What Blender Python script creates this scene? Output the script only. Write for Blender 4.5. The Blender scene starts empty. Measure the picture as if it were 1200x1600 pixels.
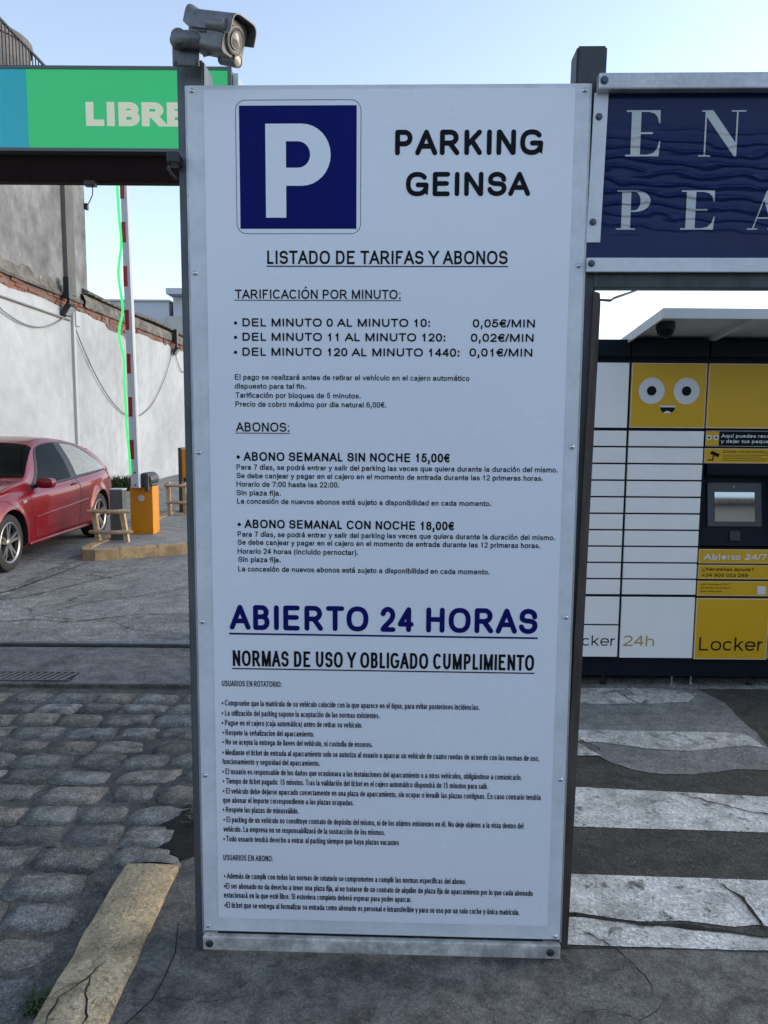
import bpy, bmesh, math, random
from mathutils import Vector, Matrix, noise as mnoise
R = math.radians
random.seed(11)
S = bpy.context.scene
COL = S.collection

# ------------------------------------------------------------------ camera
cam = bpy.data.cameras.new("camera")
cam_o = bpy.data.objects.new("camera", cam)
COL.objects.link(cam_o)
S.camera = cam_o
cam.sensor_fit = 'VERTICAL'
cam.sensor_height = 36.0
cam.lens = 27.0
cam.clip_start = 0.05
cam.clip_end = 3000
cam_o.matrix_world = (Matrix.Translation((0, 0, 1.65)) @ Matrix.Rotation(R(90) - 0.11363, 4, 'X')
                      @ Matrix.Rotation(0.00721, 4, 'Z'))

# ------------------------------------------------------------------ sky, sun, exposure
SUN_EL, SUN_ROT = R(19.0), R(76.0)          # low evening sun to the right
W = bpy.data.worlds.new("World")
S.world = W
W.use_nodes = True
wn = W.node_tree.nodes
bg = wn["Background"]
sky = wn.new("ShaderNodeTexSky")
sky.sky_type = 'NISHITA'
sky.sun_disc = False
sky.sun_elevation = SUN_EL
sky.sun_rotation = SUN_ROT
sky.altitude = 300
sky.air_density = 1.0
sky.dust_density = 1.3
sky.ozone_density = 1.5
hsv = wn.new("ShaderNodeHueSaturation")      # thin evening haze: a slightly paler sky all round
hsv.inputs["Saturation"].default_value = 0.76
W.node_tree.links.new(sky.outputs[0], hsv.inputs["Color"])
W.node_tree.links.new(hsv.outputs[0], bg.inputs[0])
bg.inputs[1].default_value = 0.15
sun = bpy.data.lights.new("sun", 'SUN')
sun.energy = 0.15
sun.angle = R(20)
sun.color = (1.0, 0.95, 0.88)
sun_o = bpy.data.objects.new("sun", sun)
COL.objects.link(sun_o)
sd = Vector((math.sin(SUN_ROT) * math.cos(SUN_EL), math.cos(SUN_ROT) * math.cos(SUN_EL), math.sin(SUN_EL)))
sun_o.rotation_euler = sd.to_track_quat('Z', 'Y').to_euler()
sun_o.location = sd * 50 + Vector((0, 0, 20))
S.view_settings.view_transform = 'Standard'
S.view_settings.look = 'None'
S.view_settings.gamma = 1
S.view_settings.use_curve_mapping = False
S.view_settings.exposure = 1.22

# ------------------------------------------------------------------ helpers
class MB:
    """collects shapes and builds ONE mesh object"""
    def __init__(s):
        s.v = []; s.f = []; s.mi = []
    def add(s, vs, fs, mi=0):
        n = len(s.v)
        s.v += [tuple(p) for p in vs]
        s.f += [tuple(i + n for i in f) for f in fs]
        s.mi += [mi] * len(fs)
        return s
    def box(s, x0, x1, y0, y1, z0, z1, mi=0, rot=None, piv=None):
        vs = [(x, y, z) for z in (z0, z1) for y in (y0, y1) for x in (x0, x1)]
        if rot is not None:
            c = Vector(piv) if piv else Vector(((x0+x1)/2, (y0+y1)/2, (z0+z1)/2))
            vs = [tuple(rot @ (Vector(p) - c) + c) for p in vs]
        fs = [(0,2,3,1), (4,5,7,6), (0,1,5,4), (2,6,7,3), (0,4,6,2), (1,3,7,5)]
        return s.add(vs, fs, mi)
    def bbox(s, x0, x1, y0, y1, z0, z1, b=0.004, mi=0):
        """box with chamfered edges"""
        bm = bmesh.new()
        bmesh.ops.create_cube(bm, size=1)
        for v in bm.verts:
            v.co = Vector(((x0+x1)/2 + v.co.x*(x1-x0), (y0+y1)/2 + v.co.y*(y1-y0), (z0+z1)/2 + v.co.z*(z1-z0)))
        bmesh.ops.bevel(bm, geom=bm.edges[:], offset=b, segments=2, affect='EDGES', profile=0.6)
        bm.verts.index_update()
        s.add([v.co[:] for v in bm.verts], [[v.index for v in f.verts] for f in bm.faces], mi)
        bm.free()
        return s
    def cyl(s, a, b, r0, r1=None, n=16, caps=True, mi=0):
        a = Vector(a); b = Vector(b); r1 = r0 if r1 is None else r1
        d = (b - a).normalized()
        u = d.orthogonal().normalized(); w = d.cross(u)
        vs = []
        for p, r in ((a, r0), (b, r1)):
            for k in range(n):
                t = 2*math.pi*k/n
                vs.append(p + u*(r*math.cos(t)) + w*(r*math.sin(t)))
        fs = [(k, (k+1) % n, n+(k+1) % n, n+k) for k in range(n)]
        if caps:
            fs += [tuple(range(n-1, -1, -1)), tuple(range(n, 2*n))]
        return s.add(vs, fs, mi)
    def lathe(s, c, axis, prof, n=24, mi=0, closed=False):
        """prof: list of (distance along axis, radius)"""
        c = Vector(c); d = Vector(axis).normalized()
        u = d.orthogonal().normalized(); w = d.cross(u)
        vs = []
        for h, r in prof:
            for k in range(n):
                t = 2*math.pi*k/n
                vs.append(c + d*h + u*(r*math.cos(t)) + w*(r*math.sin(t)))
        m = len(prof); fs = []
        for i in range(m if closed else m-1):
            j = (i+1) % m
            for k in range(n):
                fs.append((i*n+k, i*n+(k+1) % n, j*n+(k+1) % n, j*n+k))
        return s.add(vs, fs, mi)
    def tube(s, pts, r, n=6, mi=0):
        pts = [Vector(p) for p in pts]
        vs = []; m = len(pts)
        up = None
        for i, p in enumerate(pts):
            d = (pts[min(i+1, m-1)] - pts[max(i-1, 0)]).normalized()
            if up is None:
                up = d.orthogonal().normalized()
            up = (up - d*up.dot(d)).normalized()
            w = d.cross(up)
            rr = r[i] if isinstance(r, (list, tuple)) else r
            for k in range(n):
                t = 2*math.pi*k/n
                vs.append(p + up*(rr*math.cos(t)) + w*(rr*math.sin(t)))
        fs = [(i*n+k, i*n+(k+1) % n, (i+1)*n+(k+1) % n, (i+1)*n+k) for i in range(m-1) for k in range(n)]
        fs += [tuple(range(n-1, -1, -1)), tuple(range((m-1)*n, m*n))]
        return s.add(vs, fs, mi)
    def prism(s, poly, z0, z1, mi=0):
        n = len(poly)
        vs = [(x, y, z0) for x, y in poly] + [(x, y, z1) for x, y in poly]
        fs = [tuple(range(n-1, -1, -1)), tuple(range(n, 2*n))]
        fs += [(k, (k+1) % n, n+(k+1) % n, n+k) for k in range(n)]
        return s.add(vs, fs, mi)
    def sheet(s, poly, z, mi=0):
        return s.add([(x, y, z) for x, y in poly], [tuple(range(len(poly)))], mi)
    def build(s, name, mats, parent=None, smooth=None, loc=None):
        me = bpy.data.meshes.new(name)
        me.from_pydata(s.v, [], s.f)
        if not isinstance(mats, (list, tuple)):
            mats = [mats]
        for m in mats:
            me.materials.append(m)
        if len(mats) > 1:
            me.polygons.foreach_set("material_index", s.mi)
        me.validate()
        bm = bmesh.new(); bm.from_mesh(me)
        bmesh.ops.recalc_face_normals(bm, faces=bm.faces[:])
        bm.to_mesh(me); bm.free()
        if smooth is not None:
            me.polygons.foreach_set("use_smooth", [True]*len(me.polygons))
            if smooth > 0:
                me.set_sharp_from_angle(angle=R(smooth))
        me.update()
        o = bpy.data.objects.new(name, me)
        COL.objects.link(o)
        if parent is not None:
            o.parent = parent
        if loc is not None:
            o.location = loc
        return o

def tag(o, label=None, cat=None, group=None, kind=None):
    if label: o['label'] = label
    if cat: o['category'] = cat
    if group: o['group'] = group
    if kind: o['kind'] = kind
    return o

def thing(name, label, cat, loc=(0, 0, 0), rz=0.0, group=None):
    o = bpy.data.objects.new(name, None)
    o.empty_display_size = 0.2
    COL.objects.link(o)
    o.location = loc
    o.rotation_euler = (0, 0, rz)
    return tag(o, label, cat, group)

def inst(src, parent=None, loc=None, rot=None, scale=None):
    o = src.copy(); COL.objects.link(o)
    if parent is not None: o.parent = parent
    if loc is not None: o.location = loc
    if rot is not None: o.rotation_euler = rot
    if scale is not None: o.scale = scale
    return o

def copy_thing(root, loc, rz, label, group=None):
    r = root.copy(); COL.objects.link(r); r.location = loc; r.rotation_euler = (0, 0, rz)
    r['label'] = label
    if group: r['group'] = group
    for ch in list(root.children):
        c = ch.copy(); COL.objects.link(c); c.parent = r
        for g in list(ch.children):
            d = g.copy(); COL.objects.link(d); d.parent = c
    return r

# ------------------------------------------------------------------ materials
def mat(name, col, rough=0.6, metal=0.0, var=0.0, vscale=4.0, col2=None, bump=0.0, bscale=60.0,
        coat=0.0, emit=None, estr=0.0, spec=0.5, fine=0.0, fscale=120.0, stretch=None, rvar=0.0, thr=None):
    m = bpy.data.materials.new(name)
    m.use_nodes = True
    nt = m.node_tree; N = nt.nodes; L = nt.links
    b = N["Principled BSDF"]
    b.inputs["Roughness"].default_value = rough
    b.inputs["Metallic"].default_value = metal
    b.inputs["Base Color"].default_value = (*col, 1)
    b.inputs["Specular IOR Level"].default_value = spec
    if coat:
        b.inputs["Coat Weight"].default_value = coat
        b.inputs["Coat Roughness"].default_value = 0.04
    if emit:
        b.inputs["Emission Color"].default_value = (*emit, 1)
        b.inputs["Emission Strength"].default_value = estr
    need = var or bump or fine or rvar
    if need:
        tc = N.new("ShaderNodeTexCoord")
        vec = tc.outputs["Object"]
        if stretch:
            mp = N.new("ShaderNodeMapping"); mp.inputs["Scale"].default_value = stretch
            L.new(vec, mp.inputs[0]); vec = mp.outputs[0]
        def nz(scale, det=5, rgh=0.6, dist=0.0):
            n = N.new("ShaderNodeTexNoise")
            n.inputs["Scale"].default_value = scale; n.inputs["Detail"].default_value = det
            n.inputs["Roughness"].default_value = rgh; n.inputs["Distortion"].default_value = dist
            L.new(vec, n.inputs["Vector"]); return n.outputs["Fac"]
        cur = None
        if var:
            c2 = col2 or tuple(c*(1-var) for c in col)
            rmp = N.new("ShaderNodeValToRGB")
            t0, t1 = thr or (0.35, 0.65)
            rmp.color_ramp.elements[0].position = t0; rmp.color_ramp.elements[1].position = t1
            rmp.color_ramp.elements[0].color = (*c2, 1); rmp.color_ramp.elements[1].color = (*col, 1)
            L.new(nz(vscale), rmp.inputs[0]); cur = rmp.outputs[0]
        if fine:
            mx = N.new("ShaderNodeMixRGB"); mx.blend_type = 'MULTIPLY'; mx.inputs[0].default_value = 1.0
            mr = N.new("ShaderNodeMapRange"); mr.inputs[1].default_value = 0.3; mr.inputs[2].default_value = 0.7
            mr.inputs[3].default_value = 1 - fine; mr.inputs[4].default_value = 1 + fine
            L.new(nz(fscale, 3), mr.inputs[0])
            if cur is None:
                mx.inputs[1].default_value = (*col, 1)
            else:
                L.new(cur, mx.inputs[1])
            L.new(mr.outputs[0], mx.inputs[2]); cur = mx.outputs[0]
        if cur is not None:
            L.new(cur, b.inputs["Base Color"])
        if rvar:
            mr = N.new("ShaderNodeMapRange"); mr.inputs[3].default_value = max(0, rough-rvar); mr.inputs[4].default_value = min(1, rough+rvar)
            mr.inputs[1].default_value = 0.3; mr.inputs[2].default_value = 0.7
            L.new(nz(vscale*2.3), mr.inputs[0]); L.new(mr.outputs[0], b.inputs["Roughness"])
        if bump:
            bp = N.new("ShaderNodeBump"); bp.inputs["Strength"].default_value = 1.0
            bp.inputs["Distance"].default_value = bump
            L.new(nz(bscale, 6, 0.65), bp.inputs["Height"]); L.new(bp.outputs[0], b.inputs["Normal"])
    return m

def ground_mat(name, base, dark, light, agg=0.35, aggscale=160, crack=0.0, cscale=0.8, stain=0.5, bump=0.004, rough=0.85, moss=0.0, wear=None, wthr=(0.42, 0.5), wscale=9.0, inst_scale=None):
    """aggregate + stains + thin cracks in object (=world) space.  wear=(r,g,b): colour that shows through worn paint"""
    m = bpy.data.materials.new(name); m.use_nodes = True
    nt = m.node_tree; N = nt.nodes; L = nt.links; b = N["Principled BSDF"]
    b.inputs["Roughness"].default_value = rough
    b.inputs["Specular IOR Level"].default_value = 0.35
    tc = N.new("ShaderNodeTexCoord"); vec = tc.outputs["Object"]
    if inst_scale:                       # scaled copies: back to metres, and every copy its own grain
        mp = N.new("ShaderNodeVectorMath"); mp.operation = 'MULTIPLY_ADD'; mp.inputs[1].default_value = inst_scale
        oi = N.new("ShaderNodeObjectInfo"); sc_ = N.new("ShaderNodeVectorMath"); sc_.operation = 'SCALE'; sc_.inputs[0].default_value = (31.0, 17.0, 9.0)
        L.new(oi.outputs["Random"], sc_.inputs["Scale"]); L.new(vec, mp.inputs[0]); L.new(sc_.outputs[0], mp.inputs[2]); vec = mp.outputs[0]
    def nz(scale, det=6, rgh=0.6, dist=0.0):
        n = N.new("ShaderNodeTexNoise"); n.inputs["Scale"].default_value = scale; n.inputs["Detail"].default_value = det
        n.inputs["Roughness"].default_value = rgh; n.inputs["Distortion"].default_value = dist
        L.new(vec, n.inputs["Vector"]); return n.outputs["Fac"]
    def ramp(src, stops):
        r = N.new("ShaderNodeValToRGB"); cr = r.color_ramp
        while len(cr.elements) < len(stops): cr.elements.new(0.5)
        for e, (p, c) in zip(cr.elements, stops):
            e.position = p; e.color = (*c, 1)
        L.new(src, r.inputs[0]); return r.outputs[0]
    def mul(a, bb, fac=1.0, mode='MULTIPLY'):
        x = N.new("ShaderNodeMixRGB"); x.blend_type = mode
        if isinstance(fac, float): x.inputs[0].default_value = fac
        else: L.new(fac, x.inputs[0])
        for i, q in ((1, a), (2, bb)):
            if isinstance(q, tuple): x.inputs[i].default_value = (*q, 1)
            else: L.new(q, x.inputs[i])
        return x.outputs[0]
    c = ramp(nz(1.3, 8, 0.62), [(0.30, dark), (0.5, base), (0.72, light)])
    c = mul(c, ramp(nz(9, 6, 0.7, 0.6), [(0.36, (1-stain*0.55,)*3), (0.55, (1.0,)*3), (0.75, (1+stain*0.25,)*3)]))
    g = 1 - agg; h = 1 + agg
    vo = N.new("ShaderNodeTexVoronoi"); vo.inputs["Scale"].default_value = aggscale; L.new(vec, vo.inputs["Vector"])
    sep = N.new("ShaderNodeSeparateColor"); L.new(vo.outputs["Color"], sep.inputs[0])
    c = mul(c, ramp(sep.outputs[0], [(0.0, (g, g, g)), (0.8, (1, 1, 1)), (1.0, (h*1.15, h*1.13, h*1.08))]))
    pits = nz(38, 4, 0.7)
    c = mul(c, ramp(pits, [(0.33, (0.6,)*3), (0.42, (1.0,)*3)]))
    c = mul(c, ramp(nz(75, 9, 0.82), [(0.36, (0.58,)*3), (0.5, (1.0,)*3), (0.64, (1.42,)*3)]))
    c = mul(c, ramp(nz(4.2, 9, 0.75, 1.2), [(0.34, (0.62,)*3), (0.48, (1.0,)*3), (0.66, (1.22,)*3)]))
    hgt = nz(22, 8, 0.72)
    if wear:
        w1 = ramp(nz(wscale, 9, 0.74, 0.5), [(wthr[0], (0, 0, 0)), (wthr[1], (1, 1, 1))])
        w2 = ramp(nz(wscale*7, 6, 0.7), [(wthr[0]-0.05, (0, 0, 0)), (wthr[1]-0.03, (1, 1, 1))])
        w = mul(w1, w2)
        c = mul(wear, c, w, 'MIX')
        c = mul(c, ramp(nz(4, 7, 0.7), [(0.35, (0.62, 0.62, 0.6)), (0.6, (1, 1, 1))]))
    if crack:
        # warp the coordinates, then distance to cell edge
        wn_ = N.new("ShaderNodeTexNoise"); wn_.inputs["Scale"].default_value = 2.2; wn_.inputs["Detail"].default_value = 8; wn_.inputs["Roughness"].default_value = 0.65
        L.new(vec, wn_.inputs["Vector"])
        va = N.new("ShaderNodeVectorMath"); va.operation = 'SCALE'; va.inputs["Scale"].default_value = 0.75
        L.new(wn_.outputs["Color"], va.inputs[0])
        vb = N.new("ShaderNodeVectorMath"); vb.operation = 'ADD'; L.new(vec, vb.inputs[0]); L.new(va.outputs[0], vb.inputs[1])
        ve = N.new("ShaderNodeTexVoronoi"); ve.feature = 'DISTANCE_TO_EDGE'; ve.inputs["Scale"].default_value = cscale
        L.new(vb.outputs[0], ve.inputs["Vector"])
        lim = ramp(nz(0.9, 2), [(0.45, (0, 0, 0)), (0.6, (1, 1, 1))])
        line = ramp(ve.outputs["Distance"], [(0.0, (1, 1, 1)), (crack, (0, 0, 0))])
        line = mul(line, lim)
        c = mul(c, (0.02, 0.02, 0.02), line, 'MIX')
    if moss:
        ms = ramp(nz(3.1, 8, 0.75), [(0.60, (0, 0, 0)), (0.68, (1, 1, 1))])
        c = mul(c, mul(c, (0.5, 0.7, 0.3)), mul(ms, (moss,)*3), 'MIX')
    L.new(c, b.inputs["Base Color"])
    bp = N.new("ShaderNodeBump"); bp.inputs["Distance"].default_value = bump; bp.inputs["Strength"].default_value = 1
    L.new(hgt, bp.inputs["Height"])
    bp2 = N.new("ShaderNodeBump"); bp2.inputs["Distance"].default_value = bump*0.35
    L.new(vo.outputs["Distance"], bp2.inputs["Height"]); L.new(bp.outputs[0], bp2.inputs["Normal"])
    L.new(bp2.outputs[0], b.inputs["Normal"])
    return m

M = {}
M['asphalt'] = ground_mat("asphalt_worn", (0.274, 0.270, 0.255), (0.192, 0.192, 0.182), (0.347, 0.343, 0.328), agg=0.45, aggscale=110, crack=0.012, cscale=0.55, stain=0.5)
M['asphalt_dark'] = ground_mat("asphalt_dark", (0.058, 0.058, 0.052), (0.040, 0.040, 0.037), (0.082, 0.080, 0.071), agg=0.35, aggscale=170, stain=0.6, moss=0.4)
M['strip'] = ground_mat("concrete_strip", (0.147, 0.151, 0.151), (0.095, 0.099, 0.100), (0.199, 0.200, 0.197), agg=0.2, aggscale=150, stain=0.7)
M['pavement'] = ground_mat("pavement_concrete", (0.158, 0.155, 0.147), (0.104, 0.103, 0.099), (0.212, 0.206, 0.194), agg=0.26, aggscale=330, stain=0.95, crack=0.004, cscale=0.5, bump=0.005)
M['patch'] = ground_mat("concrete_patch", (0.196, 0.201, 0.196), (0.138, 0.144, 0.140), (0.241, 0.241, 0.236), agg=0.15, aggscale=190, stain=0.5)
M['paint'] = ground_mat("worn_white_paint", (0.62, 0.62, 0.59), (0.48, 0.48, 0.46), (0.70, 0.70, 0.67), agg=0.06, aggscale=120, stain=0.4, wear=(0.13, 0.13, 0.12), wthr=(0.37, 0.45), wscale=11)
M['paint_old'] = ground_mat("very_worn_white_paint", (0.55, 0.55, 0.53), (0.44, 0.44, 0.42), (0.62, 0.62, 0.59), agg=0.1, aggscale=120, stain=0.4, wear=(0.16, 0.16, 0.15), wthr=(0.38, 0.48), wscale=9)
M['line'] = ground_mat("worn_lane_line", (0.5, 0.5, 0.48), (0.4, 0.4, 0.38), (0.55, 0.55, 0.52), agg=0.1, wear=(0.14, 0.14, 0.13), wthr=(0.46, 0.56), wscale=5)
M['kerb_yellow'] = ground_mat("faded_cream_kerb_paint", (0.52, 0.42, 0.27), (0.42, 0.35, 0.23), (0.60, 0.49, 0.32), agg=0.1, aggscale=180, stain=0.35, wear=(0.19, 0.18, 0.15), wthr=(0.30, 0.38), wscale=9, crack=0.006, cscale=2.2, bump=0.006)
M['mortar'] = ground_mat("dark_joint_mortar", (0.119, 0.117, 0.111), (0.069, 0.069, 0.065), (0.173, 0.170, 0.161), agg=0.3, aggscale=180, stain=0.8, bump=0.012)
M['soil'] = ground_mat("damp_soil", (0.022, 0.02, 0.016), (0.012, 0.011, 0.01), (0.035, 0.03, 0.024), agg=0.3, bump=0.02)
M['crack'] = mat("crack_dark", (0.014, 0.014, 0.012), 0.95, var=0.5, vscale=20)
STONES = [ground_mat("granite_sett_%s" % n, a, tuple(c*0.62 for c in a), tuple(c*1.35 for c in a), agg=0.3, aggscale=190, stain=0.9, bump=0.02, inst_scale=(0.27, 0.17, 1.0))
          for n, a in (("grey", (0.30, 0.30, 0.285)), ("blue", (0.28, 0.285, 0.285)), ("brown", (0.32, 0.30, 0.27)), ("light", (0.37, 0.365, 0.345)), ("dark", (0.25, 0.25, 0.24)))]
M['vinyl'] = mat("white_vinyl", (0.79, 0.835, 0.91), 0.24, var=0.03, vscale=1.5, rvar=0.06, spec=0.55, bump=0.00025, bscale=5)
M['alu_sheet'] = mat("white_coated_sheet", (0.70, 0.74, 0.79), 0.32, var=0.16, vscale=6, fine=0.05, fscale=40)
M['ink'] = mat("black_ink", (0.006, 0.006, 0.008), 0.6, spec=0.15)
M['navy_ink'] = mat("navy_ink", (0.004, 0.006, 0.12), 0.6, spec=0.12)
M['p_blue'] = mat("parking_blue", (0.002, 0.007, 0.125), 0.6, spec=0.12)
M['white_print'] = mat("white_print", (0.79, 0.835, 0.91), 0.3)
M['alu'] = mat("aluminium_profile", (0.52, 0.54, 0.56), 0.38, metal=0.55, var=0.25, vscale=9, fine=0.10, fscale=70, rvar=0.1)
M['alu_dirty'] = mat("stained_aluminium", (0.74, 0.74, 0.71), 0.42, metal=0.25, var=0.5, vscale=14, fine=0.2, fscale=60, bump=0.0006, bscale=30, rvar=0.15)
M['rivet'] = mat("rivet_metal", (0.55, 0.57, 0.6), 0.3, metal=0.8)
M['steel'] = mat("galvanised_post", (0.135, 0.15, 0.165), 0.45, metal=0.35, var=0.35, vscale=10, fine=0.15, fscale=50, rvar=0.12, stretch=(1, 1, 0.25))
M['steel_dark'] = mat("dark_painted_post", (0.07, 0.078, 0.085), 0.5, metal=0.25, var=0.35, vscale=16, fine=0.15, fscale=60, stretch=(1, 1, 0.2))
M['rust'] = mat("rusty_brown_strip", (0.085, 0.07, 0.06), 0.8, var=0.6, vscale=12, fine=0.25, fscale=60, bump=0.002, bscale=50, stretch=(1, 1, 0.15))
M['screw'] = mat("dark_screw", (0.09, 0.10, 0.12), 0.35, metal=0.8)

# ================================================================== SETTING
def wob(poly, amp, seg, seed=0):
    """closed outline with slightly uneven edges"""
    rnd = random.Random(seed); out = []
    n = len(poly)
    for i in range(n):
        a = Vector(poly[i]); b = Vector(poly[(i+1) % n]); L = (b-a).length; k = max(1, int(L/seg))
        nrm = Vector((-(b-a).y, (b-a).x)).normalized() if L > 0 else Vector((0, 0))
        for j in range(k):
            p = a.lerp(b, j/k)
            out.append(tuple(p + nrm*rnd.uniform(-amp, amp)*(1 if j else 0.4)))
    return out

g = MB()
for x0, x1, y0, y1 in ((-400, 400, 4.705, 900), (-400, -3.6, -300, 4.705), (-3.6, -0.95, -300, 0.9)):
    g.add([(x0, y0, 0), (x1, y0, 0), (x1, y1, 0), (x0, y1, 0)], [(0, 1, 2, 3)])
tag(g.build("ground", M['asphalt']), kind='structure')
# near pavement with a shallow edge against the cobbles
g = MB()
g.sheet([(-0.76, -300), (400, -300), (400, 4.705), (-0.55, 4.705), (-0.60, 2.86), (-0.76, 2.74)], 0)
g.add([(-0.95, 0.9, 0), (-0.95, 2.74, 0), (-0.95, 2.74, -0.1), (-0.95, 0.9, -0.1)], [(0, 1, 2, 3)])
g.add([(-0.95, -300, 0), (-0.76, -300, 0), (-0.76, 0.9, 0), (-0.95, 0.9, 0)], [(0, 1, 2, 3)])
g.add([(-0.76, 2.74, 0), (-0.60, 2.86, 0), (-0.60, 2.86, -0.1), (-0.76, 2.74, -0.1)], [(0, 1, 2, 3)])
g.add([(-0.60, 2.86, 0), (-0.55, 4.705, 0), (-0.55, 4.705, -0.1), (-0.60, 2.86, -0.1)], [(0, 1, 2, 3)])
pav = tag(g.build("pavement", M['pavement']), kind='structure')

# asphalt of the passage that the crossing is painted on
z1 = 0.002
g = MB().sheet(wob([(0.47, 2.27), (0.60, 4.70), (8, 4.70), (8, 2.22)], 0.004, 0.05, 3), z1)
tag(g.build("crossing_asphalt", M['asphalt_dark']), kind='structure')
z2 = 0.0045
blob = [(1.03, 3.86), (1.07, 3.72), (1.12, 3.62), (1.22, 3.53), (1.34, 3.495), (1.48, 3.49), (1.60, 3.52), (1.72, 3.555), (1.86, 3.545), (2.4, 3.53), (2.5, 3.68), (2.2, 3.72), (1.99, 3.79), (2.03, 4.0), (2.03, 4.25), (2.05, 4.45), (1.98, 4.69), (0.62, 4.69), (0.62, 3.86)]
g = MB().sheet(wob(blob, 0.006, 0.06, 5), z2)
tag(g.build("concrete_patch", M['patch']), kind='structure')
z3 = 0.007
z3b = 0.0042
def stripe(poly, m, seed, name="crossing_stripe", z=0.007):
    g = MB().sheet(wob(poly, 0.0022, 0.03, seed), z)
    return tag(g.build(name, m), kind='structure')
stripe([(0.55, 4.395), (0.55, 4.69), (1.75, 4.69), (1.95, 4.60), (1.84, 4.46), (1.6, 4.42)], M['paint_old'], 1)
stripe([(0.62, 3.86), (0.62, 4.037), (1.95, 3.99), (1.98, 3.80), (1.90, 3.83), (1.55, 3.75), (1.36, 3.78), (1.13, 3.86)], M['paint_old'], 2)
g = MB().sheet(wob([(0.62, 3.69), (0.62, 3.85), (1.02, 3.85), (1.10, 3.69)], 0.005, 0.03, 8), z3)
tag(g.build("crossing_stripe", M['paint_old']), kind='structure')
stripe([(0.55, 3.02), (0.55, 3.365), (0.90, 3.357), (1.73, 3.278), (6, 3.2), (6, 2.93), (1.58, 2.972)], M['paint'], 4, z=z3b)
# nearest stripe, broken by a long crack into an upper and a lower piece
up = [(0.50, 2.665), (0.70, 2.67), (1.414, 2.638), (6, 2.58), (6, 2.25), (1.40, 2.345), (1.25, 2.385), (1.17, 2.375), (1.09, 2.39), (1.0, 2.405), (0.93, 2.40), (0.86, 2.40), (0.78, 2.415), (0.70, 2.435), (0.50, 2.45)]
stripe(up, M['paint'], 6, z=z3b)
lo = [(0.50, 2.285), (0.50, 2.433), (0.70, 2.415), (0.78, 2.397), (0.88, 2.38), (0.95, 2.372), (1.03, 2.352), (1.10, 2.347), (1.25, 2.32), (1.5, 2.285), (1.5, 2.25), (1.0, 2.265)]
stripe(lo, M['paint'], 7, z=z3b)

def crack(pts, w, z, seed, name="surface_crack"):
    """a thin jagged ribbon that tapers at both ends, one mesh"""
    rnd = random.Random(seed); P = []
    for i in range(len(pts)-1):
        a = Vector(pts[i]); b = Vector(pts[i+1]); k = max(2, int((b-a).length/0.02))
        for j in range(k):
            P.append(a.lerp(b, j/k) + Vector((rnd.uniform(-1, 1), rnd.uniform(-1, 1)))*0.005)
    P.append(Vector(pts[-1])); n = len(P); vs = []
    for i, p in enumerate(P):
        d = (P[min(i+1, n-1)] - P[max(i-1, 0)]).normalized(); q = Vector((-d.y, d.x))
        ww = w*(0.15 + 0.85*math.sin(math.pi*min(1, max(0, i/(n-1))))**0.5)*rnd.uniform(0.5, 1.3)/2
        vs += [(*(p+q*ww), z), (*(p-q*ww), z)]
    fs = [(2*i, 2*i+1, 2*i+3, 2*i+2) for i in range(n-1)]
    return tag(MB().add(vs, fs).build(name, M['crack']), kind='structure')
zc = 0.0085
crack([(0.52, 2.455), (0.64, 2.437), (0.78, 2.405), (0.88, 2.377), (1.0, 2.375), (1.10, 2.352), (1.25, 2.318), (1.45, 2.29)], 0.014, zc, 1)
crack([(1.222, 2.64), (1.235, 2.58), (1.268, 2.53), (1.262, 2.47), (1.27, 2.42), (1.262, 2.34)], 0.013, zc, 2)
crack([(0.66, 2.34), (0.72, 2.29), (0.76, 2.22), (0.80, 2.12), (0.79, 2.05)], 0.006, zc, 3)
crack([(0.56, 1.99), (0.64, 2.0), (0.72, 1.965), (0.79, 2.0), (0.82, 2.05)], 0.003, zc, 31)
crack([(1.06, 3.50), (1.12, 3.47), (1.24, 3.43)], 0.008, zc, 4)
crack([(1.02, 3.90), (1.10, 3.80), (1.13, 3.72)], 0.007, zc, 5)
crack([(1.45, 4.68), (1.50, 4.48), (1.53, 4.42)], 0.010, zc, 6)
crack([(1.33, 3.30), (1.45, 3.22), (1.60, 3.13), (1.75, 3.08)], 0.010, zc, 32)
zf = 0.005
crack([(-0.70, 2.56), (-0.62, 2.4), (-0.64, 2.3)], 0.002, zf, 7)
crack([(-0.72, 2.03), (-0.6, 2.04), (-0.5, 2.02), (-0.38, 2.05)], 0.0025, zf, 8)
crack([(-4.2, 6.2), (-3.4, 6.12), (-2.95, 6.3), (-2.6, 6.22), (-2.1, 6.5), (-1.5, 6.55)], 0.012, zf, 9)
crack([(-4.4, 7.0), (-3.8, 6.88), (-3.4, 7.1), (-3.0, 8.0), (-2.6, 8.7)], 0.016, zf, 10)
crack([(-3.0, 6.3), (-2.75, 6.9), (-2.2, 7.3), (-1.8, 7.9)], 0.010, zf, 11)
crack([(-2.3, 6.3), (-2.0, 6.0), (-1.6, 5.9)], 0.008, zf, 12)
crack([(-4.3, 6.95), (-3.65, 7.35), (-3.55, 8.3), (-3.5, 9.0)], 0.022, zf, 13)

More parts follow.
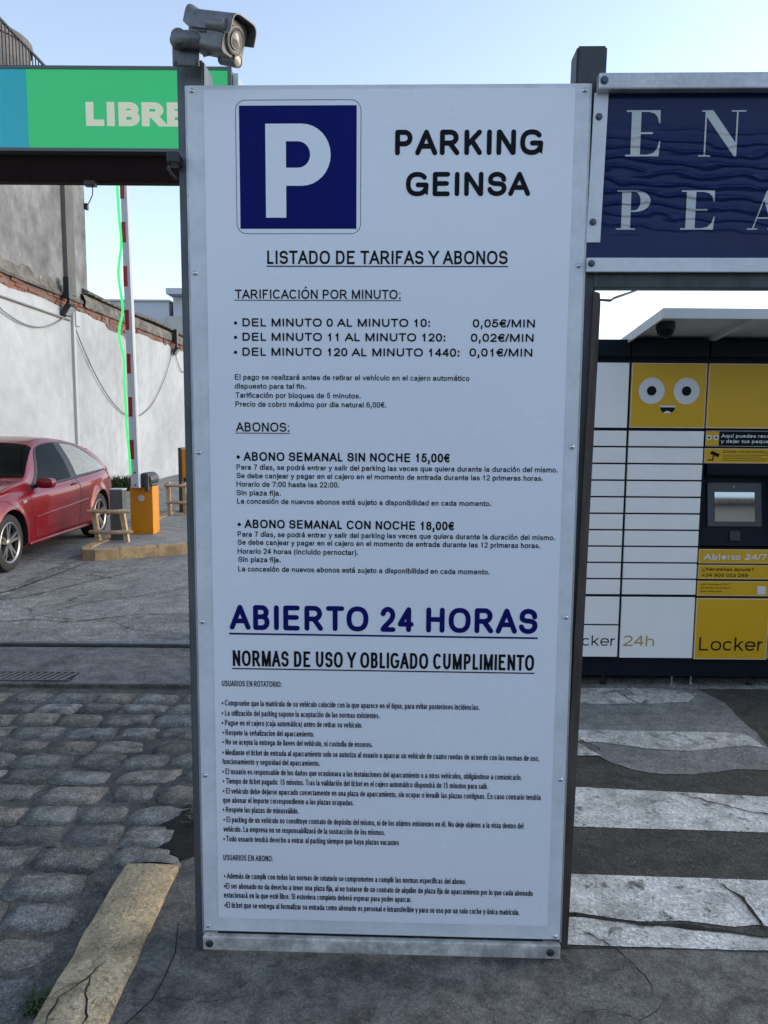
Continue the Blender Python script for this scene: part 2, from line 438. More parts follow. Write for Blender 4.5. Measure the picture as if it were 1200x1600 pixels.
# dark concrete strip, gate rail and drain between the cobbles and the asphalt
g = MB().sheet([(-3.6, 4.71), (-0.56, 4.71), (-0.56, 5.50), (-3.6, 5.50)], 0.004)
tag(g.build("concrete_strip", M['strip']), kind='structure')
gr = thing("gate_track", "long grey steel sliding-gate track let into the asphalt across the entrance", "gate track", (-3, 5.57, 0))
MB().bbox(-2.6, 2.1, -0.028, 0.028, 0.004, 0.022, 0.003).build("rail", M['steel'], gr)
MB().box(-2.6, 2.1, -0.055, -0.030, 0.004, 0.007).build("groove", M['crack'], gr)
dr = thing("drain_grate", "rusty slotted steel drain channel set in the concrete in front of the cobbles", "drain", (-2.0, 4.83, 0.006))
MB().box(-1.4, 0.0, -0.075, 0.075, -0.001, 0.001).build("channel", M['crack'], dr)
MB().box(-1.4, 0.0, -0.085, -0.075, 0, 0.009).box(-1.4, 0.0, 0.075, 0.085, 0, 0.009).build("frame", M['steel'], dr)
gb = MB().add([(-0.035, -0.075, 0.007), (-0.015, -0.075, 0.007), (0.035, 0.075, 0.007), (0.015, 0.075, 0.007),
               (-0.035, -0.075, 0.001), (-0.015, -0.075, 0.001), (0.035, 0.075, 0.001), (0.015, 0.075, 0.001)],
              [(0, 1, 2, 3), (4, 7, 6, 5), (0, 4, 5, 1), (1, 5, 6, 2), (2, 6, 7, 3), (3, 7, 4, 0)]).build("bar", M['steel'], dr, loc=(-0.04, 0, 0))
for k in range(1, 30):
    inst(gb, dr, (-0.04 - k*0.045, 0, 0))

# cobbled road: mortar bed and one object per sett
bed = MB()
bx = [-3.6+i*0.045 for i in range(69)]; by = [0.9+i*0.0453 for i in range(85)]
bvs = []
for yy_ in by:
    for xx_ in bx:
        q = mnoise.noise(Vector((xx_*2.3, yy_*2.3, 3.1)))*0.010 + mnoise.noise(Vector((xx_*9, yy_*9, 7.7)))*0.006
        bury = max(0, min(1, (2.9-yy_)/1.0))*0.006 + max(0, min(1, (xx_+1.5)/0.9))*0.004
        bvs.append((xx_, yy_, -0.0215+q+bury*0.55))
bn_ = len(bx)
bfs = [(j*bn_+i, j*bn_+i+1, (j+1)*bn_+i+1, (j+1)*bn_+i) for j in range(len(by)-1) for i in range(bn_-1)
       if bx[i+1] < -0.94 or (by[j] > 2.66 and bx[i+1] < -0.57)]
bed.add(bvs, bfs)
bed.add([(-3.6, 4.705, 0), (-0.55, 4.705, 0), (-0.55, 4.705, -0.03), (-3.6, 4.705, -0.03)], [(0, 1, 2, 3)])
bed.add([(-3.6, 0.9, 0), (-0.95, 0.9, 0), (-0.95, 0.9, -0.03), (-3.6, 0.9, -0.03)], [(0, 1, 2, 3)])
bed.add([(-3.6, 0.9, 0), (-3.6, 4.705, 0), (-3.6, 4.705, -0.03), (-3.6, 0.9, -0.03)], [(0, 1, 2, 3)])
bed = tag(bed.build("cobbled_road", M['mortar'], smooth=50), kind='structure')

def sett_mesh(seed, m):
    rnd = random.Random(seed)
    nx, ny = 6, 5
    vs = []; fs = []
    # rounded worn top: height falls towards an uneven outline
    for j in range(ny):
        for i in range(nx):
            u = i/(nx-1)*2-1; v = j/(ny-1)*2-1
            e = max(abs(u)**5.0, abs(v)**3.6)
            x = u*0.5*(1 - 0.07*abs(v)**3) + rnd.uniform(-1, 1)*0.025
            y = v*0.5*(1 - 0.12*abs(u)**3) + rnd.uniform(-1, 1)*0.035
            vs.append((x, y, 0.015 - 0.014*e + rnd.uniform(-1, 1)*0.0045))
    for j in range(ny-1):
        for i in range(nx-1):
            a = j*nx+i; fs.append((a, a+1, a+nx+1, a+nx))
    rim = [i for i in range(nx)] + [j*nx+nx-1 for j in range(1, ny)] + [(ny-1)*nx+i for i in range(nx-2, -1, -1)] + [j*nx for j in range(ny-2, 0, -1)]
    n0 = len(vs)
    for k in rim:
        vs.append((vs[k][0]*1.03, vs[k][1]*1.03, -0.022))
    L = len(rim)
    for k in range(L):
        fs.append((rim[k], n0+k, n0+(k+1) % L, rim[(k+1) % L]))
    o = MB().add(vs, fs).build("sett", m, bed, smooth=0)
    return o
protos = [sett_mesh(s, STONES[s % 5]) for s in range(15)]
first = set()
rnd = random.Random(77); y = 4.60; row = 0
while y > 1.25:
    dy = rnd.uniform(0.155, 0.19); x = -0.98 if y < 2.80 else -0.70
    x -= rnd.uniform(0.0, 0.12)
    while x > -3.35 + (4.6-y)*0.28:
        w = rnd.uniform(0.22, 0.31)
        k = rnd.randrange(15)
        o = protos[k] if k not in first else protos[k].copy()
        if k in first: COL.objects.link(o)
        first.add(k); o.parent = bed
        o.location = (x - w/2, y - dy/2 + rnd.uniform(-0.008, 0.008), -0.022 + rnd.uniform(-0.004, 0.004))
        o.scale = ((w-0.004)*rnd.uniform(0.98, 1.03), (dy-0.003), rnd.uniform(0.85, 1.15))
        o.rotation_euler = (rnd.uniform(-1, 1)*0.05, rnd.uniform(-1, 1)*0.04, rnd.uniform(-1, 1)*0.07 + (math.pi if rnd.random() < 0.5 else 0))
        x -= w
    y -= dy; row += 1

# cream painted kerb that ends in a rounded lump of concrete
kb = thing("kerb", "faded cream painted kerb between the cobbles and the pavement, cracked near its front", "kerb", (-0.855, 2.2, 0))
def kerb_block(y0, y1, name, seed):
    rnd = random.Random(seed); n = max(3, int((y1-y0)/0.05)); vs = []; fs = []
    for i in range(n+1):
        yy = y0 + (y1-y0)*i/n; e = rnd.uniform(-1, 1)*0.006
        for x, z in ((-0.1+e, -0.05), (-0.1+e, 0.012), (-0.088+e, 0.026), (0.0, 0.029+rnd.uniform(-1, 1)*0.002), (0.094+e*0.6, 0.022), (0.102+e*0.6, 0.012), (0.102+e*0.6, -0.02)):
            vs.append((x, yy, z))
    for i in range(n):
        for k in range(6):
            a = i*7+k; fs.append((a, a+7, a+8, a+1))
    fs += [tuple(range(7)), tuple(n*7+k for k in range(6, -1, -1))]
    return MB().add(vs, fs).build(name, M['kerb_yellow'], kb, smooth=50)
kerb_block(-1.4, -0.42, "kerb_stone", 1)
kerb_block(-0.418, 0.48, "kerb_stone", 2)
lump = MB(); vs = []; fs = []
for i in range(9):
    t = i/8*math.pi
    for j in range(5):
        r = (1, 0.86, 0.6, 0.3, 0.02)[j]; z = (-0.05, 0.008, 0.026, 0.03, 0.031)[j]
        vs.append((-math.cos(t)*0.115*r + 0.008 + random.uniform(-1, 1)*0.003, 0.482 + math.sin(t)*0.11*r, z + random.uniform(-1, 1)*0.002))
for i in range(8):
    for j in range(4):
        a = i*5+j; fs.append((a, a+5, a+6, a+1))
lump.add(vs, fs).build("kerb_end", M['strip'], kb, smooth=60)
def crack3(pts, w, z, seed, parent):
    o = crack(pts, w, z, seed, "crack"); del o['kind']; o.parent = parent; return o
crack3([(0.02, -0.05), (-0.01, -0.12), (-0.06, -0.2), (-0.05, -0.3)], 0.006, 0.031, 2, kb)
crack3([(0.0, -0.1), (0.02, -0.2), (0.05, -0.27), (0.04, -0.4)], 0.006, 0.031, 3, kb)
crack3([(-0.01, -0.12), (-0.07, -0.17), (-0.1, -0.22)], 0.004, 0.031, 4, kb)

# soil pocket behind the kerb end
vs = []; fs = []
for j_ in range(13):
    for i_ in range(11):
        u, v = i_/10*2-1, j_/12*2-1
        rr = min(1, math.hypot(u, v)); k_ = 1/max(1e-6, max(abs(u), abs(v)))*rr if rr > 0 else 0
        f_ = max(abs(u), abs(v))/max(1e-6, math.hypot(u, v))
        X, Y = u*f_*0.19 - 0.74, v*f_*0.30 + 3.02
        vs.append((X + mnoise.noise(Vector((X*20, Y*20, 1)))*0.02, Y, -0.022 + 0.022*(1-max(abs(u), abs(v))**2) + mnoise.noise(Vector((X*30, Y*30, 5)))*0.006))
for j_ in range(12):
    for i_ in range(10):
        a = j_*11+i_; fs.append((a, a+1, a+12, a+11))
g = MB().add(vs, fs)
tag(g.build("soil", M['soil']), kind='structure')
M['dead_grass'] = mat("dry_grass", (0.16, 0.15, 0.10), 0.8, var=0.5, vscale=30)
M['green_leaf'] = mat("weed_green", (0.045, 0.075, 0.02), 0.7, var=0.5, vscale=30)
def tuft(name, label, cat, loc, r, h, n, m, lean=0.6, wd=0.004):
    rnd = random.Random(int(r*1e4)+n); mb = MB()
    for k in range(n):
        a = rnd.uniform(0, 6.283); rr = r*math.sqrt(rnd.random()); x = rr*math.cos(a); y = rr*math.sin(a)
        b = rnd.uniform(0, 6.283); hh = h*rnd.uniform(0.4, 1); l = rnd.uniform(0.2, 1)*lean*hh*1.5
        dx, dy = math.cos(b)*l, math.sin(b)*l; px, py = -math.sin(b)*wd, math.cos(b)*wd
        mb.add([(x-px, y-py, 0), (x+px, y+py, 0), (x+dx*0.4+px*1.2, y+dy*0.4+py*1.2, hh*0.6), (x+dx*0.4-px*1.2, y+dy*0.4-py*1.2, hh*0.6), (x+dx, y+dy, hh*0.8)],
               [(0, 1, 2, 3), (3, 2, 4)])
    o = mb.build(name, m, loc=loc)
    return tag(o, label, cat)
tuft("dry_grass_tuft", "dry matted grass in the dark soil pocket behind the left sign post", "grass tuft", (-0.70, 3.08, -0.01), 0.11, 0.07, 260, M['dead_grass'], 1.0, 0.0018)
tuft("weed", "small green weed growing in the joint beside the cream kerb", "weed", (-0.985, 2.03, -0.03), 0.04, 0.05, 130, M['green_leaf'], 0.9, 0.003)
tuft("weed", "green weeds at the foot of the white wall beyond the red car", "weed", (-6.4, 18.7, 0), 0.3, 0.5, 260, M['green_leaf'], 0.6, 0.012)
tag(MB().tube([(-0.66, 2.33, 0.03), (-0.64, 2.22, 0.012), (-0.645, 2.12, 0.006), (-0.655, 2.03, 0.006), (-0.70, 1.94, 0.006), (-0.73, 1.87, 0.006), (-0.76, 1.7, 0.006)], 0.0022, 5).build("wire", M['crack'], smooth=0),
    "thin black wire lying on the pavement left of the tariff sign", "wire")

# painted lane line towards the island
def ribbon(pts, w, z, m, name, seed):
    rnd = random.Random(seed); vs = []; P = [Vector(p) for p in pts]; Q = []
    for i in range(len(P)-1):
        k = max(1, int((P[i+1]-P[i]).length/0.12))
        Q += [P[i].lerp(P[i+1], j/k) for j in range(k)]
    Q.append(P[-1]); n = len(Q)
    for i, p in enumerate(Q):
        d = (Q[min(i+1, n-1)]-Q[max(i-1, 0)]).normalized(); q = Vector((-d.y, d.x))*w/2
        e = rnd.uniform(0.75, 1.15)
        vs += [(*(p+q*e), z), (*(p-q*e), z)]
    return tag(MB().add(vs, [(2*i, 2*i+1, 2*i+3, 2*i+2) for i in range(n-1)]).build(name, m), kind='structure')
ribbon([(-3.52, 6.4), (-3.60, 7.07), (-3.70, 8.2), (-3.72, 9.1)], 0.11, 0.005, M['line'], "lane_line", 3)
ribbon([(-3.80, 9.25), (-3.80, 10.5), (-3.80, 13), (-3.80, 19)], 0.08, 0.005, M['line'], "lane_line", 4)
ribbon([(-6.0, 23.4), (-3.6, 24.6), (-1, 25.6)], 0.25, 0.005, M['line'], "lane_line", 5)

# traffic island with its cream kerb
M['island_top'] = ground_mat("island_concrete", (0.29, 0.285, 0.27), (0.22, 0.215, 0.205), (0.35, 0.345, 0.33), agg=0.2)
M['kerb_far'] = mat("cream_island_kerb", (0.52, 0.36, 0.19), 0.75, var=0.4, vscale=5, fine=0.15, fscale=30, bump=0.004, bscale=30)
isl_out = [(-2.2, 9.68), (-2.48, 9.60), (-2.8, 9.42), (-3.2, 9.20), (-3.46, 9.08), (-3.62, 9.12), (-3.70, 9.28), (-3.72, 9.5), (-3.72, 10.5), (-3.72, 12), (-3.72, 14), (-3.72, 17), (-3.3, 17.3), (-2.2, 17.3)]
top_ = tag(MB().sheet(isl_out, 0.118).build("traffic_island", M['island_top']), kind='structure')
def inset(poly, d):
    c = []
    n = len(poly)
    for i in range(n):
        p = Vector(poly[i]); a = (p-Vector(poly[i-1])).normalized() if i else (Vector(poly[1])-p).normalized(); b = (Vector(poly[(i+1) % n])-p).normalized() if i < n-1 else a
        t = (a+b).normalized(); c.append(p + Vector((t.y, -t.x))*d)
    return c
inn = inset(isl_out, 0.13)
for i in range(len(isl_out)-3):
    a, b, c, d = Vector(isl_out[i]), Vector(isl_out[i+1]), inn[i+1], inn[i]
    segs = max(1, round((b-a).length/0.75))
    for s_ in range(segs):
        t0 = s_/segs + 0.006; t1 = (s_+1)/segs - 0.006
        A, B_, C_, D_ = a.lerp(b, t0), a.lerp(b, t1), d.lerp(c, t1), d.lerp(c, t0)
        q = [A, B_, C_, D_]
        ctr = sum(q, Vector((0, 0)))/4
        vs = [(*p, 0) for p in q] + [(*p, 0.118) for p in q] + [(*(p.lerp(ctr, 0.07)), 0.13) for p in q]
        fs = [(k, (k+1) % 4, 4+(k+1) % 4, 4+k) for k in range(4)] + [(4+k, 4+(k+1) % 4, 8+(k+1) % 4, 8+k) for k in range(4)] + [(8, 9, 10, 11)]
        MB().add(vs, fs).build("kerb_stone", M['kerb_far'], top_)

# ------------------------------------------------------------------ boundary wall, bricks, coping
M['white_render'] = mat("white_wall_render", (0.47, 0.495, 0.52), 0.8, var=0.26, vscale=0.45, fine=0.09, fscale=3.5, bump=0.004, bscale=7)
M['brick'] = mat("old_brick", (0.26, 0.10, 0.065), 0.85, var=0.6, vscale=2.2, col2=(0.13, 0.075, 0.06), fine=0.35, fscale=14)
M['mortar_band'] = mat("rough_mortar", (0.24, 0.18, 0.15), 0.9, var=0.6, vscale=3, col2=(0.13, 0.10, 0.085), bump=0.02, bscale=12)
M['cement'] = mat("weathered_cement", (0.21, 0.20, 0.18), 0.9, var=0.55, vscale=2.4, fine=0.35, fscale=9, bump=0.02, bscale=9)
M['tile'] = mat("mossy_roof_tile", (0.17, 0.155, 0.13), 0.85, var=0.6, vscale=5, fine=0.3, fscale=20)
M['tall_wall'] = mat("grey_patchy_render", (0.25, 0.255, 0.26), 0.85, var=0.42, vscale=0.9, fine=0.28, fscale=3.2, bump=0.03, bscale=2.5)
M['tall_wall2'] = mat("grey_smooth_render", (0.155, 0.155, 0.15), 0.85, var=0.3, vscale=1.5, bump=0.01, bscale=6)
M['pipe'] = mat("grey_pipe", (0.42, 0.44, 0.46), 0.5)
M['cable'] = mat("grey_cable", (0.22, 0.23, 0.24), 0.6)
M['black'] = mat("black_plastic", (0.016, 0.017, 0.019), 0.4)
M['lamp_glass'] = mat("floodlight_glass", (0.5, 0.52, 0.5), 0.1, metal=0.4)
WX = -6.65
wl = thing("boundary_wall", "long white rendered wall with a broken red brick top behind the red car", "wall", (WX, 18, 0))
def L(x, y, z): return (x-WX, y-18, z)
vs = []; fs = []; ys = [6 + i*0.22 for i in range(118)]
rnd = random.Random(5)
for i, yy in enumerate(ys):
    top = 4.02 + (0.02*math.sin(yy*3)+rnd.uniform(-1, 1)*0.012)
    if 17.8 < yy < 18.7: top = 3.99
    if 18.7 <= yy < 20.0: top = 3.86 - (yy-18.7)*0.02
    if 20.0 <= yy < 20.6: top = 3.72
    if yy > 22.5: top = 3.98 + rnd.uniform(-1, 1)*0.05
    vs += [L(WX, yy, 0), L(WX, yy, top), L(WX-0.25, yy, top)]
for i in range(len(ys)-1):
    a = i*3; fs += [(a, a+3, a+4, a+1), (a+1, a+4, a+5, a+2)]
MB().add(vs, fs).build("render_face", M['white_render'], wl)
mbx = MB().box(-0.25, -0.035, -12, 14, 3.6, 4.32); mbx.build("mortar_core", M['mortar_band'], wl)
mbx = MB(); rnd = random.Random(6)
for r in range(5):
    yy = 6 + (0.13 if r % 2 else 0)
    while yy < 31.8:
        w = rnd.uniform(0.22, 0.26); z0 = 3.93 + r*0.075
        if r < 4 or 9 < yy < 17 or rnd.random() < 0.5:
            if not (19.9 < yy < 20.7 and rnd.random() < 0.6) and rnd.random() > 0.06:
                o_ = rnd.uniform(-0.03, 0.012)
                mbx.box(-0.09, -0.012+o_, yy-18, yy+w-18, z0, z0+0.062)
        yy += w + 0.014
bk = mbx.build("brick_course", M['brick'], wl); bk['kind'] = 'stuff'
# sloping cement ledge below the tall building, then tiled coping
vs = []; fs = []; yy = 6.0; k = 0
while yy < 17.2:
    hz = 4.50 + rnd.uniform(-1, 1)*0.05 + (0.14 if yy < 13.6 else 0) - max(0, yy-15.5)*0.09
    vs += [L(WX+0.03+rnd.uniform(-.01, .01), yy, 4.215), L(WX+0.055, yy, 4.26), L(WX-0.02, yy, 4.33), L(WX-0.04, yy, hz), L(WX-0.13, yy, hz+0.02)]; yy += 0.2; k += 1
for i in range(k-1):
    for j in range(4):
        a = i*5+j; fs.append((a, a+5, a+6, a+1))
MB().add(vs, fs).build("cement_ledge", M['cement'], wl, smooth=40)
vs = []; fs = []; yy = 17.3; k = 0
while yy < 31.8:
    j_ = rnd.uniform(-0.02, 0.02)
    vs += [L(WX+0.02+j_, yy, 4.17), L(WX+0.05+j_, yy, 4.30+rnd.uniform(-.02, .02)), L(WX+0.0, yy, 4.44), L(WX-0.26, yy, 4.47)]; yy += 0.18; k += 1
for i in range(k-1):
    for j in range(3):
        a = i*4+j; fs.append((a, a+4, a+5, a+1))
MB().add(vs, fs).build("cement_coping", M['cement'], wl, smooth=40)
mbx = MB(); yy = 17.4
while yy < 31.6:
    zt = 4.47 + 0.03*math.sin(yy*0.9)
    a = [(0.09, 0), (0.09, 0.05), (-0.14, 0.16), (-0.36, 0.05), (-0.36, 0.0)]
    n = len(a); l_ = rnd.uniform(0.34, 0.38); tw = rnd.uniform(-.008, .008)
    mbx.add([(p[0]+tw, yy-18, zt+p[1]) for p in a] + [(p[0]-tw, yy+l_-18, zt+p[1]+0.012) for p in a],
            [tuple(range(n)), tuple(range(2*n-1, n-1, -1))] + [(q, (q+1) % n, n+(q+1) % n, n+q) for q in range(n)])
    yy += 0.385
tl = mbx.build("ridge_tiles", M['tile'], wl); tl['kind'] = 'stuff'
MB().bbox(-0.02, 0.06, -1.42, -1.30, 0, 4.08, 0.01).build("joint_cover", M['pipe'], wl)
MB().tube([L(WX+0.03, 9, 3.68), L(WX+0.03, 13.6, 3.80), L(WX+0.03, 16.5, 3.78)], 0.022, 6).build("conduit", M['cable'], wl, smooth=0)
MB().bbox(0.0, 0.09, -1.35, -1.1, 3.68, 4.0, 0.02).build("junction_box", M['pipe'], wl)
def sag(name, label, a, b, dip, n=18, x=WX+0.05, r=0.014):
    pts = []
    for i in range(n+1):
        t = i/n; y = a[0]+(b[0]-a[0])*t; z = a[1]+(b[1]-a[1])*t - dip*4*t*(1-t)
        pts.append((x, y, z))
    return tag(MB().tube(pts, r, 5).build(name, M['cable'], smooth=0), label, "cable")
sag("hanging_cable", "grey cable sagging on the white wall left of the first floodlight", (13.0, 3.75), (16.3, 3.86), 0.38)
sag("hanging_cable", "long grey cable drooping down the white wall behind the barrier arm", (16.7, 3.62), (24.3, 3.9), 1.95, 26)
sag("hanging_cable", "short grey cable loop right of the second floodlight near the left sign post", (24.5, 3.9), (26.3, 3.8), 0.55)
def floodlight(yy, z, label):
    t = thing("floodlight", label, "floodlight", (WX+0.06, yy, z), 0, "floodlights on the white wall")
    MB().bbox(0.0, 0.12, -0.10, 0.10, 0.18, 0.62, 0.01).build("mounting_box", M['black'], t)
    MB().bbox(0.04, 0.10, -0.03, 0.03, -0.02, 0.20, 0.005).build("bracket", M['black'], t)
    rt = Matrix.Rotation(R(35), 3, 'Y')
    MB().box(0.02, 0.12, -0.16, 0.16, -0.16, 0.10, rot=rt, piv=(0.06, 0, 0)).build("lamp_housing", M['black'], t)
    MB().box(0.121, 0.127, -0.12, 0.12, -0.13, 0.07, rot=rt, piv=(0.06, 0, 0)).build("lamp_glass", M['lamp_glass'], t)
floodlight(16.2, 3.98, "black floodlight on the white wall at the corner of the tall grey building")
floodlight(24.4, 3.92, "smaller-looking black floodlight high on the white wall close to the left sign post")

# tall grey building standing behind the wall line
tb = thing("tall_building", "tall grey building with patchy render rising behind the white wall", "building", (-9, 14, 0))
def T(x0, x1, y0, y1, z0, z1): return (x0+9, x1+9, y0-14, y1-14, z0, z1)
mbx = MB()
mbx.box(*T(-14, WX-0.06, 2, 17.74, 0, 7.5))
mbx.build("wall", M['tall_wall'], tb)
MB().box(*T(WX-0.055, WX+0.03, 16.45, 16.86, 4.32, 7.5)).build("pilaster", M['tall_wall2'], tb)
MB().box(*T(-14.1, WX+0.0, 1.9, 17.80, 7.5, 7.62)).build("roof_edge", M['cement'], tb)
MB().box(*T(WX-0.05, WX+0.01, 17.70, 17.80, 6.35, 6.48)).build("junction_box", M['black'], tb)
M['iron'] = mat("dark_iron", (0.035, 0.04, 0.05), 0.5, metal=0.3)
rl = thing("roof_railing", "dark iron railing with thin bars along the roof edge above the green light box", "railing", (WX-0.1, 14, 7.62))
MB().box(-0.02, 0.02, -10, 3.6, 0.98, 1.02).build("top_rail", M['iron'], rl)
MB().box(-0.015, 0.015, -10, 3.6, 0.08, 0.11).build("bottom_rail", M['iron'], rl)
br = MB().box(-0.009, 0.009, -0.009, 0.009, 0.0, 0.98).build("baluster", M['iron'], rl, loc=(0, -3.0, 0))
for k in range(1, 50):
    inst(br, rl, (0, -3.0+k*0.132, 0))
M['tank'] = mat("fibre_cement_tank", (0.20, 0.18, 0.165), 0.85, var=0.45, vscale=1.5, fine=0.2, fscale=8, stretch=(1, 1, 0.3))
tk = thing("water_tank", "round grey-brown water tank behind the roof railing", "tank", (-8.1, 16.0, 7.62))
MB().lathe((0, 0, 0), (0, 0, 1), [(0, 0.98), (1.35, 1.0)], 40).build("tank_body", M['tank'], tk, smooth=40)
MB().lathe((0, 0, 1.35), (0, 0, 1), [(0, 1.0), (0, 1.04), (0.12, 1.05), (0.16, 0.98), (0.22, 0.5), (0.24, 0.02)], 40).build("lid", M['tank'], tk, smooth=40)

# plain building far beyond the wall
M['far_white'] = mat("far_white_render", (0.50, 0.53, 0.60), 0.8, var=0.08, vscale=0.5)
M['far_cream'] = mat("far_cream_render", (0.50, 0.49, 0.46), 0.8, var=0.12, vscale=0.7)
fb = thing("distant_house", "plain pale blue-grey house with a roof terrace beyond the end of the white wall", "house", (-10, 36, 0))
MB().box(-4, 0.35, -1, 8, 0, 7.0).build("wall", M['far_white'], fb)
MB().box(-4.1, 0.4, -1.1, 8.1, 7.0, 7.08).build("parapet", M['far_cream'], fb)
MB().box(0.36, 3.5, -1.2, 6, 0, 6.35).build("side_wall", M['far_cream'], fb)
MB().box(0.40, 3.5, -1.6, 2.2, 7.25, 7.5).build("terrace_roof", M['far_white'], fb)
MB().box(0.55, 3.4, -1.0, 1.8, 6.36, 7.24).build("terrace_screen", M['far_white'], fb)

# facade on the other side of the street (seen only mirrored in the locker screen and the car)
M['facade'] = mat("street_facade_render", (0.42, 0.41, 0.39), 0.8, var=0.25, vscale=0.4)
M['window_dark'] = mat("window_glass_dark", (0.03, 0.035, 0.04), 0.05)
sf = thing("street_facade", "long low grey facade across the street behind the viewer", "building", (0, -16, 0))
MB().box(-30, 34, -6, 0, 0, 5.2).build("wall", M['facade'], sf)
MB().box(-30.2, 34.2, -6.2, 0.25, 5.2, 5.4).build("cornice", M['cement'], sf)
w0 = MB().box(-0.7, 0.7, 0.003, 0.05, 1.1, 2.9).build("window", M['window_dark'], sf, loc=(-27, 0, 0))
for k in range(1, 15):
    inst(w0, sf, (-27+k*4.1, 0, 0))

# ================================================================== FLAT SHAPES AND LETTERING
def curve_mesh(cv, name):
    ob = bpy.data.objects.new("tmp_shape", cv)
    COL.objects.link(ob)
    dg = bpy.context.evaluated_depsgraph_get(); dg.update()
    me = bpy.data.meshes.new_from_object(ob.evaluated_get(dg))
    bpy.data.objects.remove(ob)
    vs = [tuple(v.co) for v in me.vertices]; fs = [tuple(p.vertices) for p in me.polygons]
    bpy.data.meshes.remove(me); bpy.data.curves.remove(cv)
    return vs, fs
def flat(loops):
    """fill closed outlines (even-odd) in the XZ plane"""
    cv = bpy.data.curves.new("shape", 'CURVE'); cv.dimensions = '2D'; cv.fill_mode = 'BOTH'
    for lp in loops:
        sp = cv.splines.new('POLY'); sp.points.add(len(lp)-1); sp.use_cyclic_u = True
        for q, (x, y) in zip(sp.points, lp): q.co = (x, y, 0, 1)
    vs, fs = curve_mesh(cv, "shape")
    return [(x, 0, y) for x, y, z in vs], fs
# ------------------------------------------------------------------ a plain grotesque alphabet drawn as strokes
def _a(cx, cy, rx, ry, a0, a1, n=9):
    return [(cx+rx*math.cos(R(a0+(a1-a0)*i/n)), cy+ry*math.sin(R(a0+(a1-a0)*i/n))) for i in range(n+1)]
def _se(cx, cy, rx, ry, a0, a1, n=12, p=2.35):
    o = []
    for i in range(n+1):
        t = R(a0+(a1-a0)*i/n); c, s = math.cos(t), math.sin(t)
        o.append((cx+rx*math.copysign(abs(c)**(2/p), c), cy+ry*math.copysign(abs(s)**(2/p), s)))
    return o
XH = 0.725
_bowl = _se(.5, XH/2, .5, XH/2, 0, 360, 24)
_S = [(.97, .72)] + _a(.5, .755, .46, .245, 15, 180, 8)[0:] + _a(.48, .66, .44, .14, 190, 260, 4) + _a(.5, .37, .48, .15, 80, 0, 4)[0:] + _a(.5, .27, .5, .27, 0, -172, 9)
